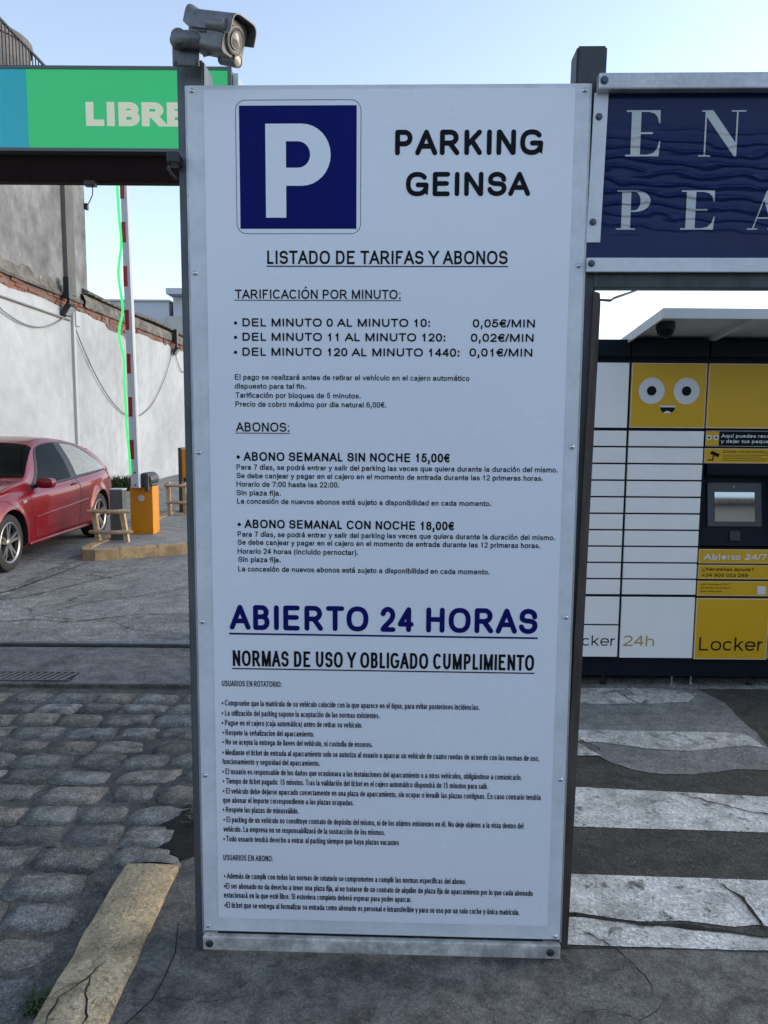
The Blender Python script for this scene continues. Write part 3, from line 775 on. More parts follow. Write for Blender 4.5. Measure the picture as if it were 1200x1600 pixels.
G = {   # char: (advance/em, side bearing/em, strokes)
 'A': (.667, .005, [[(0, 0), (.5, 1)], [(1, 0), (.5, 1)], [(.19, .32), (.81, .32)]]),
 'B': (.667, .075, [[(0, 0), (0, 1)], [(0, 1), (.55, 1)] + _a(.55, .77, .38, .23, 90, -90, 8) + [(0, .54)], [(0, .54), (.58, .54)] + _a(.58, .27, .42, .27, 90, -90, 8) + [(0, 0)]]),
 'C': (.722, .048, [_se(.52, .5, .52, .5, 38, 322, 22)]),
 'D': (.722, .075, [[(0, 0), (0, 1)], [(0, 1), (.42, 1)] + _se(.42, .5, .58, .5, 90, -90, 14) + [(0, 0)]]),
 'E': (.667, .075, [[(0, 0), (0, 1)], [(0, 1), (1, 1)], [(0, .53), (.92, .53)], [(0, 0), (1, 0)]]),
 'F': (.611, .078, [[(0, 0), (0, 1)], [(0, 1), (1, 1)], [(0, .52), (.85, .52)]]),
 'G': (.778, .048, [_se(.5, .5, .5, .5, 40, 328, 22) + [(1.0, .14), (1.0, .46)], [(1.0, .46), (.54, .46)]]),
 'H': (.722, .075, [[(0, 0), (0, 1)], [(1, 0), (1, 1)], [(0, .53), (1, .53)]]),
 'I': (.278, .088, [[(.5, 0), (.5, 1)]]),
 'J': (.5, .035, [[(1, 1), (1, .28)] + _a(.5, .28, .5, .28, 0, -178, 9)]),
 'K': (.667, .070, [[(0, 0), (0, 1)], [(0, .34), (.97, 1)], [(1, 0), (.38, .60)]]),
 'L': (.556, .070, [[(0, 0), (0, 1)], [(0, 0), (1, 0)]]),
 'M': (.833, .072, [[(0, 0), (0, 1)], [(1, 0), (1, 1)], [(.03, 1), (.5, 0)], [(.97, 1), (.5, 0)]]),
 'N': (.722, .075, [[(0, 0), (0, 1)], [(1, 0), (1, 1)], [(.04, 1), (.96, 0)]]),
 'O': (.778, .048, [_se(.5, .5, .5, .5, 0, 360, 26)]),
 'P': (.667, .075, [[(0, 0), (0, 1)], [(0, 1), (.58, 1)] + _a(.58, .72, .42, .28, 90, -90, 9) + [(0, .44)]]),
 'Q': (.778, .048, [_se(.5, .5, .5, .5, 0, 360, 26), [(.62, .25), (1.0, -.06)]]),
 'R': (.722, .070, [[(0, 0), (0, 1)], [(0, 1), (.55, 1)] + _a(.55, .735, .38, .265, 90, -90, 9) + [(0, .47)], [(.50, .47), (1, 0)]]),
 'S': (.667, .048, [_S]),
 'T': (.611, .022, [[(.5, 0), (.5, 1)], [(0, 1), (1, 1)]]),
 'U': (.722, .075, [[(0, 1), (0, .38)] + _a(.5, .38, .5, .38, 180, 360, 14) + [(1, 1)]]),
 'V': (.667, .005, [[(0, 1), (.5, 0)], [(1, 1), (.5, 0)]]),
 'W': (.944, .008, [[(0, 1), (.27, 0)], [(.5, 1), (.27, 0)], [(.5, 1), (.73, 0)], [(1, 1), (.73, 0)]]),
 'X': (.667, .005, [[(0, 0), (1, 1)], [(0, 1), (1, 0)]]),
 'Y': (.667, .005, [[(0, 1), (.5, .42)], [(1, 1), (.5, .42)], [(.5, .42), (.5, 0)]]),
 'Z': (.611, .025, [[(.05, 1), (1, 1)], [(1, .96), (0, .04)], [(0, 0), (1, 0)]]),
 '0': (.556, .042, [_se(.5, .5, .5, .5, 0, 360, 24)]),
 '1': (.556, .11, [[(.62, 0), (.62, 1)], [(.60, .93), (.10, .70)]]),
 '2': (.556, .038, [_a(.5, .71, .47, .29, 168, -18, 12) + [(.80, .46), (.18, .12), (.03, 0)], [(.03, 0), (1, 0)]]),
 '3': (.556, .042, [_a(.48, .75, .42, .25, 160, -75, 10), _a(.48, .27, .5, .27, 86, -165, 12), [(.40, .54), (.58, .54)]]),
 '4': (.556, .030, [[(.76, 0), (.76, 1)], [(.72, .97), (.02, .30)], [(0, .27), (1, .27)]]),
 '5': (.556, .042, [[(.90, 1), (.22, 1)], [(.22, 1), (.10, .48)], [(.08, .50)] + _a(.47, .32, .52, .32, 130, -165, 13)]),
 '6': (.556, .042, [_se(.52, .5, .52, .5, 52, 200, 10) + [(0.0, .36)] + _a(.5, .31, .5, .31, 180, 360, 9), _a(.5, .31, .5, .31, 0, 180, 9)]),
 '7': (.556, .045, [[(0, 1), (1, 1)], [(1, .95), (.62, .55), (.36, 0)]]),
 '8': (.556, .042, [_a(.5, .765, .43, .235, 0, 360, 16), _a(.5, .28, .5, .28, 0, 360, 16)]),
 '9': (.556, .042, [_se(.48, .5, .52, .5, 232, 380, 10) + [(1.0, .64)] + _a(.5, .69, .5, .31, 0, 180, 9), _a(.5, .69, .5, .31, 180, 360, 9)]),
 'a': (.556, .040, [_a(.48, .52, .42, .205, 165, 0, 7) + [(.90, .10), (.98, .0)], [(.90, .42), (.35, .37)] + _a(.36, .19, .36, .19, 95, 300, 9) + [(.90, .17)]]),
 'b': (.556, .060, [[(0, 0), (0, 1)], _bowl]),
 'c': (.5, .038, [_se(.52, XH/2, .52, XH/2, 42, 318, 18)]),
 'd': (.556, .045, [[(1, 0), (1, 1)], _bowl]),
 'e': (.556, .040, [[(.02, .36), (1, .36)] + _se(.5, XH/2, .5, XH/2, 5, 322, 20)]),
 'f': (.30, -.02, [[(.42, 0), (.42, .80)] + _a(.80, .80, .38, .17, 180, 90, 5) + [(1, .97)], [(-.12, .68), (1, .68)]]),
 'g': (.556, .045, [_bowl, [(1, XH), (1, .02)] + _a(.5, 0, .5, .27, 0, -165, 9)]),
 'h': (.556, .068, [[(0, 0), (0, 1)], [(0, .42)] + _a(.5, .42, .5, .305, 180, 0, 10) + [(1, 0)]]),
 'i': (.222, .062, [[(.5, 0), (.5, XH)], [(.5, .86), (.5, 1)]]),
 'j': (.222, .02, [[(.75, XH), (.75, -.12)] + _a(.25, -.12, .5, .17, 0, -80, 4), [(.75, .86), (.75, 1)]]),
 'k': (.5, .060, [[(0, 0), (0, 1)], [(0, .24), (.92, XH)], [(1, 0), (.36, .42)]]),
 'l': (.222, .064, [[(.5, 0), (.5, 1)]]),
 'm': (.833, .062, [[(0, 0), (0, XH)], [(0, .45)] + _a(.25, .45, .25, .275, 180, 0, 8) + [(.5, 0)], [(.5, .45)] + _a(.75, .45, .25, .275, 180, 0, 8) + [(1, 0)]]),
 'n': (.556, .068, [[(0, 0), (0, XH)], [(0, .42)] + _a(.5, .42, .5, .305, 180, 0, 10) + [(1, 0)]]),
 'o': (.556, .038, [_bowl]),
 'p': (.556, .060, [[(0, -.29), (0, XH)], _bowl]),
 'q': (.556, .045, [[(1, -.29), (1, XH)], _bowl]),
 'r': (.345, .045, [[(0, 0), (0, XH)], [(0, .38)] + _a(.75, .38, .75, .325, 180, 80, 6) + [(1.1, .70)]]),
 's': (.5, .035, [_a(.5, .545, .44, .18, 20, 180, 7) + _a(.48, .49, .42, .12, 190, 255, 3) + _a(.5, .26, .48, .12, 80, 0, 3) + _a(.5, .195, .5, .195, 0, -165, 8)]),
 't': (.30, -.015, [[(.40, .93), (.40, .17)] + _a(.78, .17, .38, .17, 180, 270, 5) + [(1, 0)], [(-.10, .68), (1, .68)]]),
 'u': (.556, .066, [[(1, 0), (1, XH)], [(0, XH), (0, .305)] + _a(.5, .305, .5, .305, 180, 360, 10)]),
 'v': (.5, .008, [[(0, XH), (.5, 0)], [(1, XH), (.5, 0)]]),
 'w': (.722, .004, [[(0, XH), (.27, 0)], [(.5, XH), (.27, 0)], [(.5, XH), (.73, 0)], [(1, XH), (.73, 0)]]),
 'x': (.5, .006, [[(0, 0), (1, XH)], [(0, XH), (1, 0)]]),
 'y': (.5, .010, [[(0, XH), (.52, 0)], [(1, XH), (.52, 0), (.40, -.20), (.08, -.28)]]),
 'z': (.5, .022, [[(0, XH), (1, XH)], [(.95, XH-.02), (.05, .02)], [(0, 0), (1, 0)]]),
 '.': (.278, .09, [[(.5, 0), (.5, .14)]]),
 ',': (.278, .09, [[(.5, .14), (.5, .02), (.30, -.14)]]),
 ':': (.278, .09, [[(.5, 0), (.5, .14)], [(.5, .58), (.5, .72)]]),
 '/': (.278, .0, [[(0, 0), (1, 1)]]),
 '(': (.333, .07, [_a(1.2, .38, 1.1, .68, 128, 232, 8)]),
 ')': (.333, .07, [_a(-.2, .38, 1.1, .68, 52, -52, 8)]),
 '+': (.584, .06, [[(.5, .1), (.5, .8)], [(0, .45), (1, .45)]]),
 '?': (.556, .045, [_a(.5, .74, .47, .26, 170, -20, 10) + [(.52, .40), (.50, .26)], [(.5, 0), (.5, .13)]]),
 '¿': (.556, .045, [_a(.5, -.02, .47, .26, -10, -200, 10)[::-1][:0] + [(.5, .46), (.48, .32)] + _a(.5, -.02, .47, .26, 160, 350, 10), [(.5, .60), (.5, .73)]]),
 '€': (.556, .012, [_se(.62, .5, .44, .5, 45, 315, 18), [(0, .60), (.86, .60)], [(0, .40), (.80, .40)]]),
 '•': (.35, .03, []),
}
for k_, b_, in (('á', 'a'), ('é', 'e'), ('í', 'i'), ('ó', 'o'), ('ú', 'u'), ('ñ', 'n'), ('Ó', 'O')):
    ad, sb_, st_ = G[b_]
    st_ = list(st_[:1]) if b_ == 'i' else list(st_)
    if k_ == 'ñ': st_.append([(.15, .88), (.35, .95), (.65, .87), (.85, .94)])
    elif k_ == 'Ó': st_.append([(.45, 1.14), (.68, 1.30)])
    elif k_ == 'í': st_.append([(.35, .84), (1.1, 1.02)])
    else: st_.append([(.42, .84), (.70, 1.02)])
    G[k_] = (ad, sb_, st_)
_YT = (0.0, 1.0, XH, -.29)
def lettering(name, body, x0, x1, zb, cap, m, parent, y=0.0, w=0.15, spacing=0.0, strip=None, ws=None, rounded=False):
    """one line of flat print fitted to its measured width and capital height; w = stroke weight / cap height"""
    EM = 1/.716
    tot = sum((G[c][0] if c != ' ' else .278) + spacing for c in body)*EM
    first, last = body[0], body[-1]
    tot -= ((G[first][1] if first != ' ' else 0) + (G[last][1] if last != ' ' else 0) + spacing)*EM
    sx = (x1-x0)/tot
    hy = w*cap/2                               # half stroke, horizontal strokes
    hx = hy if ws is None else ws*cap/2        # half stroke, vertical strokes
    vs = []; fs = []; ns_ = 0
    pen = x0 - G[first][1]*EM*sx
    for c in body:
        if c == ' ':
            pen += (.278+spacing)*EM*sx; continue
        ad, sb_, st_ = G[c]
        gx0 = pen + sb_*EM*sx; gw = (ad-2*sb_)*EM*sx
        if c == '•':
            cx_ = gx0+gw/2; r = .20*cap; b0 = len(vs)
            for k in range(12):
                vs.append((cx_+min(r, gw*.55)*math.cos(k*math.pi/6), y, zb+.42*cap+r*math.sin(k*math.pi/6)))
            fs.append(tuple(range(b0, b0+12)))
        low = c.islower()
        def mp(p):
            X, Y = p
            x = gx0 + hx + X*max(0.0, gw-2*hx) if c not in 'Iil.,:íj' else gx0 + X*gw
            if low:
                h = hy/cap
                ks = [(-.29, -.29+h), (0, h), (XH, XH-h), (1, 1-h)]
                if Y >= 1: Y = Y-h if Y == 1 else Y
                elif Y <= -.29: Y = Y+h
                else:
                    for (a, b), (a2, b2) in zip(ks, ks[1:]):
                        if a <= Y <= a2: Y = b+(b2-b)*(Y-a)/(a2-a); break
                return (x, zb+Y*cap)
            h = hy/cap
            if 0 <= Y <= 1: Y = h + Y*(1-2*h)
            return (x, zb+Y*cap)
        for st in st_:
            P = [mp(p) for p in st]
            Q = [P[0]]; src = [st[0]]
            for p, s_ in zip(P[1:], st[1:]):
                if math.hypot(p[0]-Q[-1][0], p[1]-Q[-1][1]) > 1e-6: Q.append(p); src.append(s_)
            if len(Q) < 2: continue
            closed = math.hypot(Q[0][0]-Q[-1][0], Q[0][1]-Q[-1][1]) < 1e-5
            n = len(Q); yy = y - 2.0e-6*(ns_ % 40); ns_ += 1; b0 = len(vs)
            def nrm(a, b):
                dx, dz = b[0]-a[0], b[1]-a[1]; l = math.hypot(dx, dz)
                return (-dz/l, dx/l)
            for i in range(n):
                if closed: a = nrm(Q[(i-1) % (n-1)], Q[i % (n-1)]) if i % (n-1) else nrm(Q[n-2], Q[0]); b = nrm(Q[i % (n-1)], Q[(i % (n-1))+1])
                else:
                    a = nrm(Q[max(i-1, 0)], Q[max(i, 1)]); b = nrm(Q[min(i, n-2)], Q[min(i+1, n-1)])
                mx, mz = a[0]+b[0], a[1]+b[1]; l2 = mx*mx+mz*mz
                k = 2/max(l2, 0.8)
                ox, oz = mx*k*hx, mz*k*hy
                px, pz = Q[i]
                if not closed and i in (0, n-1):
                    q0, q1 = (Q[0], Q[1]) if i == 0 else (Q[n-1], Q[n-2])
                    dx, dz = q1[0]-q0[0], q1[1]-q0[1]
                    Y = src[i][1]
                    if rounded: pass
                    elif Y in _YT and abs(dz) > abs(dx)*0.45:      # cut level with the base, x or cap line
                        zt = zb+Y*cap; t = (zt-q0[1])/dz
                        px, pz = q0[0]+dx*t, zt
                        l = math.hypot(dx, dz)
                        hw_ = math.hypot(hx*dz/l, hy*dx/l)*l/abs(dz)
                        ox, oz = (hw_ if ox > 0 else -hw_), 0
                    elif abs(dx) > abs(dz)*3 and src[i][0] in (0, 1) and c not in 'ñ':   # square end flush with the letter's side
                        px -= math.copysign(hx, dx)
                vs.append((px+ox, yy, pz+oz)); vs.append((px-ox, yy, pz-oz))
            for i in range(n-1):
                a = b0+2*i; fs.append((a, a+1, a+3, a+2))
            if rounded and not closed:
                for q0, q1 in ((Q[0], Q[1]), (Q[-1], Q[-2])):
                    a0 = math.atan2(q0[1]-q1[1], q0[0]-q1[0]); b0 = len(vs)
                    for k in range(7):
                        t = a0 - math.pi/2 + math.pi*k/6
                        vs.append((q0[0]+hx*math.cos(t), yy, q0[1]+hy*math.sin(t)))
                    fs.append(tuple(range(b0, b0+7)))
        pen += (ad+spacing)*EM*sx
    return MB().add(vs, fs).build(name, m, parent)
def arc(cx, cz, r, a0, a1, n=10, rz=None):
    rz = r if rz is None else rz
    return [(cx+r*math.cos(R(a0+(a1-a0)*i/n)), cz+rz*math.sin(R(a0+(a1-a0)*i/n))) for i in range(n+1)]
def rrect(x0, x1, z0, z1, r, n=8):
    return arc(x1-r, z1-r, r, 0, 90, n) + arc(x0+r, z1-r, r, 90, 180, n) + arc(x0+r, z0+r, r, 180, 270, n) + arc(x1-r, z0+r, r, 270, 360, n)

# ================================================================== TARIFF SIGN
ts = thing("tariff_sign", "tall white parking tariff board headed with a blue P, on two steel posts", "sign", (-0.0007, 2.2198, 0), -0.028538)
Z0 = 0.075
def post(name, xt0, xt1, xb0, xb1, y0, y1, ztop, m):
    vs = [(xb0, y0, 0), (xb1, y0, 0), (xb1, y1, 0), (xb0, y1, 0), (xt0, y0, ztop), (xt1, y0, ztop), (xt1, y1, ztop), (xt0, y1, ztop)]
    bm = bmesh.new(); bv = [bm.verts.new(v) for v in vs]
    for f in ((3, 2, 1, 0), (4, 5, 6, 7), (0, 1, 5, 4), (1, 2, 6, 5), (2, 3, 7, 6), (3, 0, 4, 7)): bm.faces.new([bv[i] for i in f])
    bmesh.ops.bevel(bm, geom=bm.edges[:], offset=0.005, segments=2, affect='EDGES')
    bm.verts.index_update()
    mb = MB().add([v.co[:] for v in bm.verts], [[v.index for v in f.verts] for f in bm.faces]); bm.free()
    return mb.build(name, m, ts, smooth=40)
post("post", -0.584, -0.508, -0.584, -0.508, 0.016, 0.118, 2.573+Z0, M['steel'])
post("post", 0.518, 0.600, 0.490, 0.562, 0.016, 0.100, 2.604+Z0, M['steel_dark'])
vs = [(0.548, 0.004, 0.04), (0.578, 0.004, 0.04), (0.604, 0.004, 1.99), (0.601, 0.004, 2.02), (0.584, 0.004, 2.025)]
vs = vs + [(x, 0.015, z) for x, y, z in vs]; n = 5
MB().add(vs, [tuple(range(n)), tuple(range(2*n-1, n-1, -1))] + [(k, (k+1) % n, n+(k+1) % n, n+k) for k in range(n)]).build("rusty_strip", M['rust'], ts)
MB().bbox(-0.552, 0.552, 0.0, 0.006, Z0, Z0+2.499, 0.0012).build("backing_sheet", M['alu_sheet'], ts)
MB().box(-0.558, -0.552, 0.002, 0.02, Z0-0.01, Z0+2.499).box(0.552, 0.558, 0.002, 0.02, Z0-0.01, Z0+2.499).build("side_profile", M['alu'], ts)
MB().box(-0.505, 0.513, -0.0012, -0.0002, Z0+0.044, Z0+2.487).build("vinyl_face", M["vinyl"], ts)
MB().bbox(-0.553, 0.553, -0.014, 0.014, Z0-0.055, Z0-0.011, 0.003).build("bottom_rail", M['alu_dirty'], ts)
MB().box(-0.51, 0.50, 0.004, 0.012, Z0-0.010, Z0-0.001).build("gap_filler", M['crack'], ts)
rv = None
for s, col in ((-1, (2.485, 1.996, 1.490, 0.987, 0.508, 0.016)), (1, (2.481, 2.018, 1.515, 1.016, 0.517, 0.010))):
    for v in col:
        x = s*0.5375 + (0.0 if s > 0 else -0.001)
        p = (x, 0, Z0+v)
        if rv is None:
            rv = MB().lathe((0, 0.0005, 0), (0, -1, 0), [(0, 0.0075), (0.002, 0.007), (0.0042, 0.0048), (0.0055, 0.0015), (0.0056, 0.0001)], 14).build("rivet", M['rivet'], ts, smooth=60, loc=p)
        else:
            inst(rv, ts, p)
for x in (-0.532, 0.522):
    MB().lathe((x, -0.0135, Z0-0.033), (0, -1, 0), [(0, 0.012), (0.003, 0.012), (0.005, 0.009), (0.0055, 0.0001)], 14).build("screw", M['screw'], ts, smooth=40)

PY_ = -0.0020
# parking emblem
e = flat([rrect(-0.418, -0.0696, 2.103+Z0, 2.460+Z0, 0.028), rrect(-0.4165, -0.0711, 2.1045+Z0, 2.4585+Z0, 0.0268)])
MB().add([(x, PY_+0.0004, z) for x, y, z in e[0]], e[1]).build("emblem_outline", M['ink'], ts)
e = flat([[(-0.4076, 2.117+Z0), (-0.0821, 2.117+Z0), (-0.0821, 2.445+Z0), (-0.4076, 2.445+Z0)]])
MB().add([(x, PY_+0.0004, z) for x, y, z in e[0]], e[1]).build("blue_square", M['p_blue'], ts)
def uvz(X, Y): return (-0.335+(X-411)/102*0.181, Z0+2.397-(Y-194)/146*0.250)
o_ = [uvz(411, 340), uvz(443, 340), uvz(443, 290)] + [(uvz(0, 0)[0]+0, 0)]*0
cx, _ = uvz(468, 0); x1, _ = uvz(513, 0); zt = uvz(0, 194)[1]; zb = uvz(0, 290)[1]
o_ += arc(cx, (zt+zb)/2, x1-cx, -90, 90, 16, (zt-zb)/2) + [uvz(411, 194)]
xi, _ = uvz(443, 0); ci, _ = uvz(462, 0); xr, _ = uvz(481, 0); za = uvz(0, 221)[1]; zc_ = uvz(0, 262)[1]
h_ = [(xi, zc_)] + arc(ci, (za+zc_)/2, xr-ci, -90, 90, 12, (za-zc_)/2) + [(xi, za)]
e = flat([o_, h_])
MB().add([(x, PY_-0.0002, z) for x, y, z in e[0]], e[1]).build("letter_p", M['white_print'], ts)

LINES = [
    ("PARKING",24.0,430.2,2314.6,2310.8,67.3,"k"),
    ("GEINSA",54.9,398.0,2204.0,2204.4,64.7,"k"),
    ("LISTADO DE TARIFAS Y ABONOS",-333.2,340.5,2023.3,2019.0,36.7,"u"),
    ("TARIFICACIÓN POR MINUTO:",-425.6,42.6,1926.5,1924.8,25.6,"u"),
    ("• DEL MINUTO 0 AL MINUTO 10:",-430.7,126.3,1848.3,1848.9,23.2,"b"),
    ("0,05€/MIN",247.2,421.5,1848.1,1848.3,23.0,"b"),
    ("• DEL MINUTO 11 AL MINUTO 120:",-431.4,170.2,1808.9,1808.1,23.3,"b"),
    ("0,02€/MIN",242.5,419.0,1808.2,1808.5,23.1,"b"),
    ("• DEL MINUTO 120 AL MINUTO 1440:",-432.1,210.6,1765.8,1767.2,23.4,"b"),
    ("0,01€/MIN",239.6,416.5,1767.3,1767.6,23.2,"b"),
    ("El pago se realizará antes de retirar el vehículo en el cajero automático",-429.6,240.8,1699.0,1699.2,15.6,"s"),
    ("dispuesto para tal fin.",-430.1,-225.2,1673.5,1674.2,15.6,"s"),
    ("Tarificación por bloques de 5 minutos.",-428.7,-69.1,1648.1,1647.6,15.7,"s"),
    ("Precio de cobro máximo por dia natural 6,00€.",-429.1,4.4,1622.5,1622.5,15.7,"s"),
    ("ABONOS:",-428.5,-274.3,1551.0,1551.8,26.7,"u"),
    ("• ABONO SEMANAL SIN NOCHE 15,00€",-428.1,189.5,1466.0,1467.9,26.0,"b"),
    ("Para 7 días, se podrá entrar y salir del parking las veces que quiera durante la duración del mismo.",-428.5,498.2,1440.9,1441.3,16.0,"s"),
    ("Se debe canjear y pagar en el cajero en el momento de entrada durante las 12 primeras horas.",-429.0,456.8,1415.7,1416.9,16.0,"s"),
    ("Horario de 7:00 hasta las 22:00.",-429.4,-130.3,1391.4,1391.7,16.1,"s"),
    ("Sin plaza fija.",-429.8,-300.4,1366.1,1366.1,16.1,"s"),
    ("La concesión de nuevos abonos está sujeto a disponibilidad en cada momento.",-428.4,309.6,1340.8,1342.8,16.2,"s"),
    ("• ABONO SEMANAL CON NOCHE 18,00€",-427.8,205.3,1268.1,1271.8,25.9,"b"),
    ("Para 7 días, se podrá entrar y salir del parking las veces que quiera durante la duración del mismo.",-428.2,496.7,1244.4,1244.3,16.3,"s"),
    ("Se debe canjear y pagar en el cajero en el momento de entrada durante las 12 primeras horas.",-428.6,454.9,1219.7,1221.2,16.4,"s"),
    ("Horario 24 horas (incluido pernoctar).",-429.0,-74.3,1193.0,1194.6,16.4,"s"),
    ("Sin plaza fija.",-427.5,-302.5,1169.1,1169.4,16.4,"s"),
    ("La concesión de nuevos abonos está sujeto a disponibilidad en cada momento.",-428.0,310.0,1140.4,1141.4,16.5,"s"),
    ("ABIERTO 24 HORAS",-456.0,454.3,962.9,966.8,75.9,"N"),
    ("NORMAS DE USO Y OBLIGADO CUMPLIMIENTO",-448.4,447.9,851.1,856.0,48.3,"u"),
    ("USUARIOS EN ROTATORIO:",-482.4,-302.7,790.2,790.9,17.5,"c"),
    ("• Compruebe que la matrícula de su vehículo coincide con la que aparece en el tique, para evitar posteriores incidencias.",-483.5,289.7,729.3,730.7,18.0,"c"),
    ("• La utilización del parking supone la aceptación de las normas existentes.",-484.2,-8.5,698.3,699.0,18.0,"c"),
    ("• Pague en el cajero (caja automática) antes de retirar su vehículo.",-484.7,-60.4,668.0,668.2,18.1,"c"),
    ("• Respete la señalizacion del aparcamiento.",-483.4,-205.4,636.9,637.7,18.1,"c"),
    ("• No se acepta la entrega de llaves del vehículo, ni custodia de enseres.",-484.0,-29.4,607.4,608.5,18.2,"c"),
    ("• Mediante el ticket de entrada al aparcamiento solo se autoriza al usuario a aparcar un vehículo de cuatro ruedas de acuerdo con las normas de uso,",-484.6,470.7,576.2,573.2,18.3,"c"),
    ("funcionamiento y seguridad del aparcamiento.",-485.2,-188.4,545.1,546.1,18.3,"c"),
    ("• El usuario es responsable de los daños que ocasionara a las instalaciones del aparcamiento o a otros vehículos, obligándose a comunicarlo.",-485.8,420.6,513.7,513.8,18.4,"c"),
    ("• Tiempo de ticket pagado: 15 minutos. Tras la validación del ticket en el cajero automático dispondrá de 15 minutos para salir.",-484.4,321.2,483.1,483.6,18.4,"c"),
    ("• El vehiculo debe dejarse aparcado correctamente en una plaza de aparcamiento, sin ocupar o invadir las plazas contiguas. En caso contrario tendria",-485.0,479.8,452.3,450.9,18.5,"c"),
    ("que abonar el importe correspondiente a las plazas ocupadas.",-485.6,-85.4,421.8,422.6,18.5,"c"),
    ("• Respete las plazas de minusválido.",-486.2,-253.9,390.9,392.5,18.6,"c"),
    ("• El parking de un vehículo no constituye contrato de depósito del mismo, ni de los objetos existentes en él. No deje objetos a la vista dentro del",-484.8,430.2,359.6,359.3,18.6,"c"),
    ("vehículo. La empresa no se responsabilizará de la sustracción de los mismos.",-485.4,10.6,327.7,329.8,18.7,"c"),
    ("• Todo usuario tendrá derecho a entrar al parking siempre que haya plazas vacantes",-486.0,53.8,296.4,297.6,18.8,"c"),
    ("USUARIOS EN ABONO:",-487.2,-334.3,234.7,236.0,18.5,"c"),
    ("• Además de cumplir con todas las normas de rotatorio se comprometen a cumplir las normas específicas del abono.",-486.4,259.8,173.5,177.3,19.0,"c"),
    ("•El ser abonado no da derecho a tener una plaza fija, al no tratarse de un contrato de alquiler de plaza fija de aparcamiento por lo que cada abonado",-486.9,464.9,142.2,142.4,19.0,"c"),
    ("estacionará en la que esté libre. Si estuviera completo deberá esperar para poder aparcar.",-487.6,94.5,110.0,114.6,19.1,"c"),
    ("•El ticket que se entrega al formalizar su entrada como abonado es personal e intransferible y para su uso por un solo coche y única matricula.",-486.1,425.5,79.4,78.4,19.2,"c"),
]
OFF = {'k': 0.20, 'u': 0.165, 'b': 0.185, 's': 0.155, 'N': 0.195, 'c': 0.155}
for body, x0, x1, v0, v1, cap, st in LINES:
    mk = M['navy_ink'] if st == 'N' else M['ink']
    v = Z0*1000 + (v0+v1)/2
    o = lettering("printed_text", body, x0/1000, x1/1000, v/1000, cap/1000, mk, ts, PY_, OFF[st], 0.0, None, {'u': 0.15, 'c': 0.12}.get(st), st in 'kbNs')
    if st in 'uN':
        t = {'u': 0.075, 'N': 0.07}[st]*cap/1000; b = (v - {'u': 0.16, 'N': 0.16}[st]*cap)/1000
        MB().box(x0/1000-0.002, x1/1000+0.002, PY_-0.0002, PY_, b-t/2, b+t/2).build("underline", mk, ts)

# ================================================================== SECURITY CAMERA
M['cam_grey'] = mat("camera_grey_enamel", (0.17, 0.175, 0.18), 0.42, metal=0.2, var=0.35, vscale=30, fine=0.12, fscale=90)
M['cam_dark'] = mat("camera_front_dark", (0.05, 0.052, 0.055), 0.35)
M['cam_ring'] = mat("camera_ring_beige", (0.22, 0.21, 0.19), 0.4, var=0.3, vscale=40)
M['cam_lens'] = mat("camera_lens_glass", (0.36, 0.34, 0.30), 0.12, var=0.4, vscale=60)
sc = thing("security_camera", "grey bullet security camera with a sunshield on top of the left sign post", "camera", (-0.545, 2.205, 2.60))
F = Vector((0.85, -0.45, -0.30)).normalized()      # viewing direction
Rr = F.cross(Vector((0, 0, 1))).normalized(); Uu = Rr.cross(F).normalized()
face = Vector((0.142, -0.050, 0.056))
def cl(f, r, u): return face + F*f + Rr*r + Uu*u
def camloft(name, secs, m, smooth=35):
    """secs: list of (f, outline[(r,u)])"""
    n = len(secs[0][1]); vs = []
    for f, ol in secs: vs += [cl(f, r, u) for r, u in ol]
    fs = [(i*n+k, i*n+(k+1) % n, (i+1)*n+(k+1) % n, (i+1)*n+k) for i in range(len(secs)-1) for k in range(n)]
    fs += [tuple(range(n-1, -1, -1)), tuple(range((len(secs)-1)*n, len(secs)*n))]
    return MB().add(vs, fs).build(name, m, sc, smooth=smooth)
def sup(rx, ru, p=3.0, n=28, cr=0, cu=0):
    o = []
    for k in range(n):
        t = 2*math.pi*k/n; c, s = math.cos(t), math.sin(t)
        o.append((cr+rx*math.copysign(abs(c)**(2/p), c), cu+ru*math.copysign(abs(s)**(2/p), s)))
    return o
camloft("housing", [(-0.132, sup(0.034, 0.034, 6)), (-0.128, sup(0.040, 0.040, 6)), (-0.06, sup(0.041, 0.042, 6)), (-0.058, sup(0.044, 0.045, 6)), (-0.002, sup(0.044, 0.046, 6)), (0.0, sup(0.042, 0.044, 6))], M['cam_grey'])
hood = []; N_ = 14
outl = [(-0.050, 0.002)] + _se(0, 0.006, 0.050, 0.047, 180, 0, 16, 4.5) + [(0.050, 0.002)]
inl = [(0.0475, 0.002)] + _se(0, 0.006, 0.0475, 0.0445, 0, 180, 16, 4.5) + [(-0.0475, 0.002)]
camloft("sunshield", [(-0.142, [(r*1.02, u+0.010) for r, u in outl+inl]), (-0.122, outl+inl), (0.026, outl+inl)], M['cam_grey'], 30)
def ccyl(name, r, u, f0, prof, m, par=None):
    return MB().lathe(cl(f0, r, u), F, prof, 24).build(name, m, par or sc, smooth=40)
ccyl("lens_ring", 0, -0.002, 0.0, [(0, 0.034), (0.006, 0.034), (0.007, 0.030), (0.003, 0.022), (0.003, 0.0001)], M['cam_ring'])
ccyl("lens", 0, -0.002, 0.0035, [(0, 0.019), (0.003, 0.018), (0.006, 0.010), (0.007, 0.0001)], M['cam_lens'])
ccyl("lens_bezel", 0, -0.002, 0.003, [(0, 0.022), (0.004, 0.022), (0.004, 0.018), (0.001, 0.018)], M['cam_dark'])
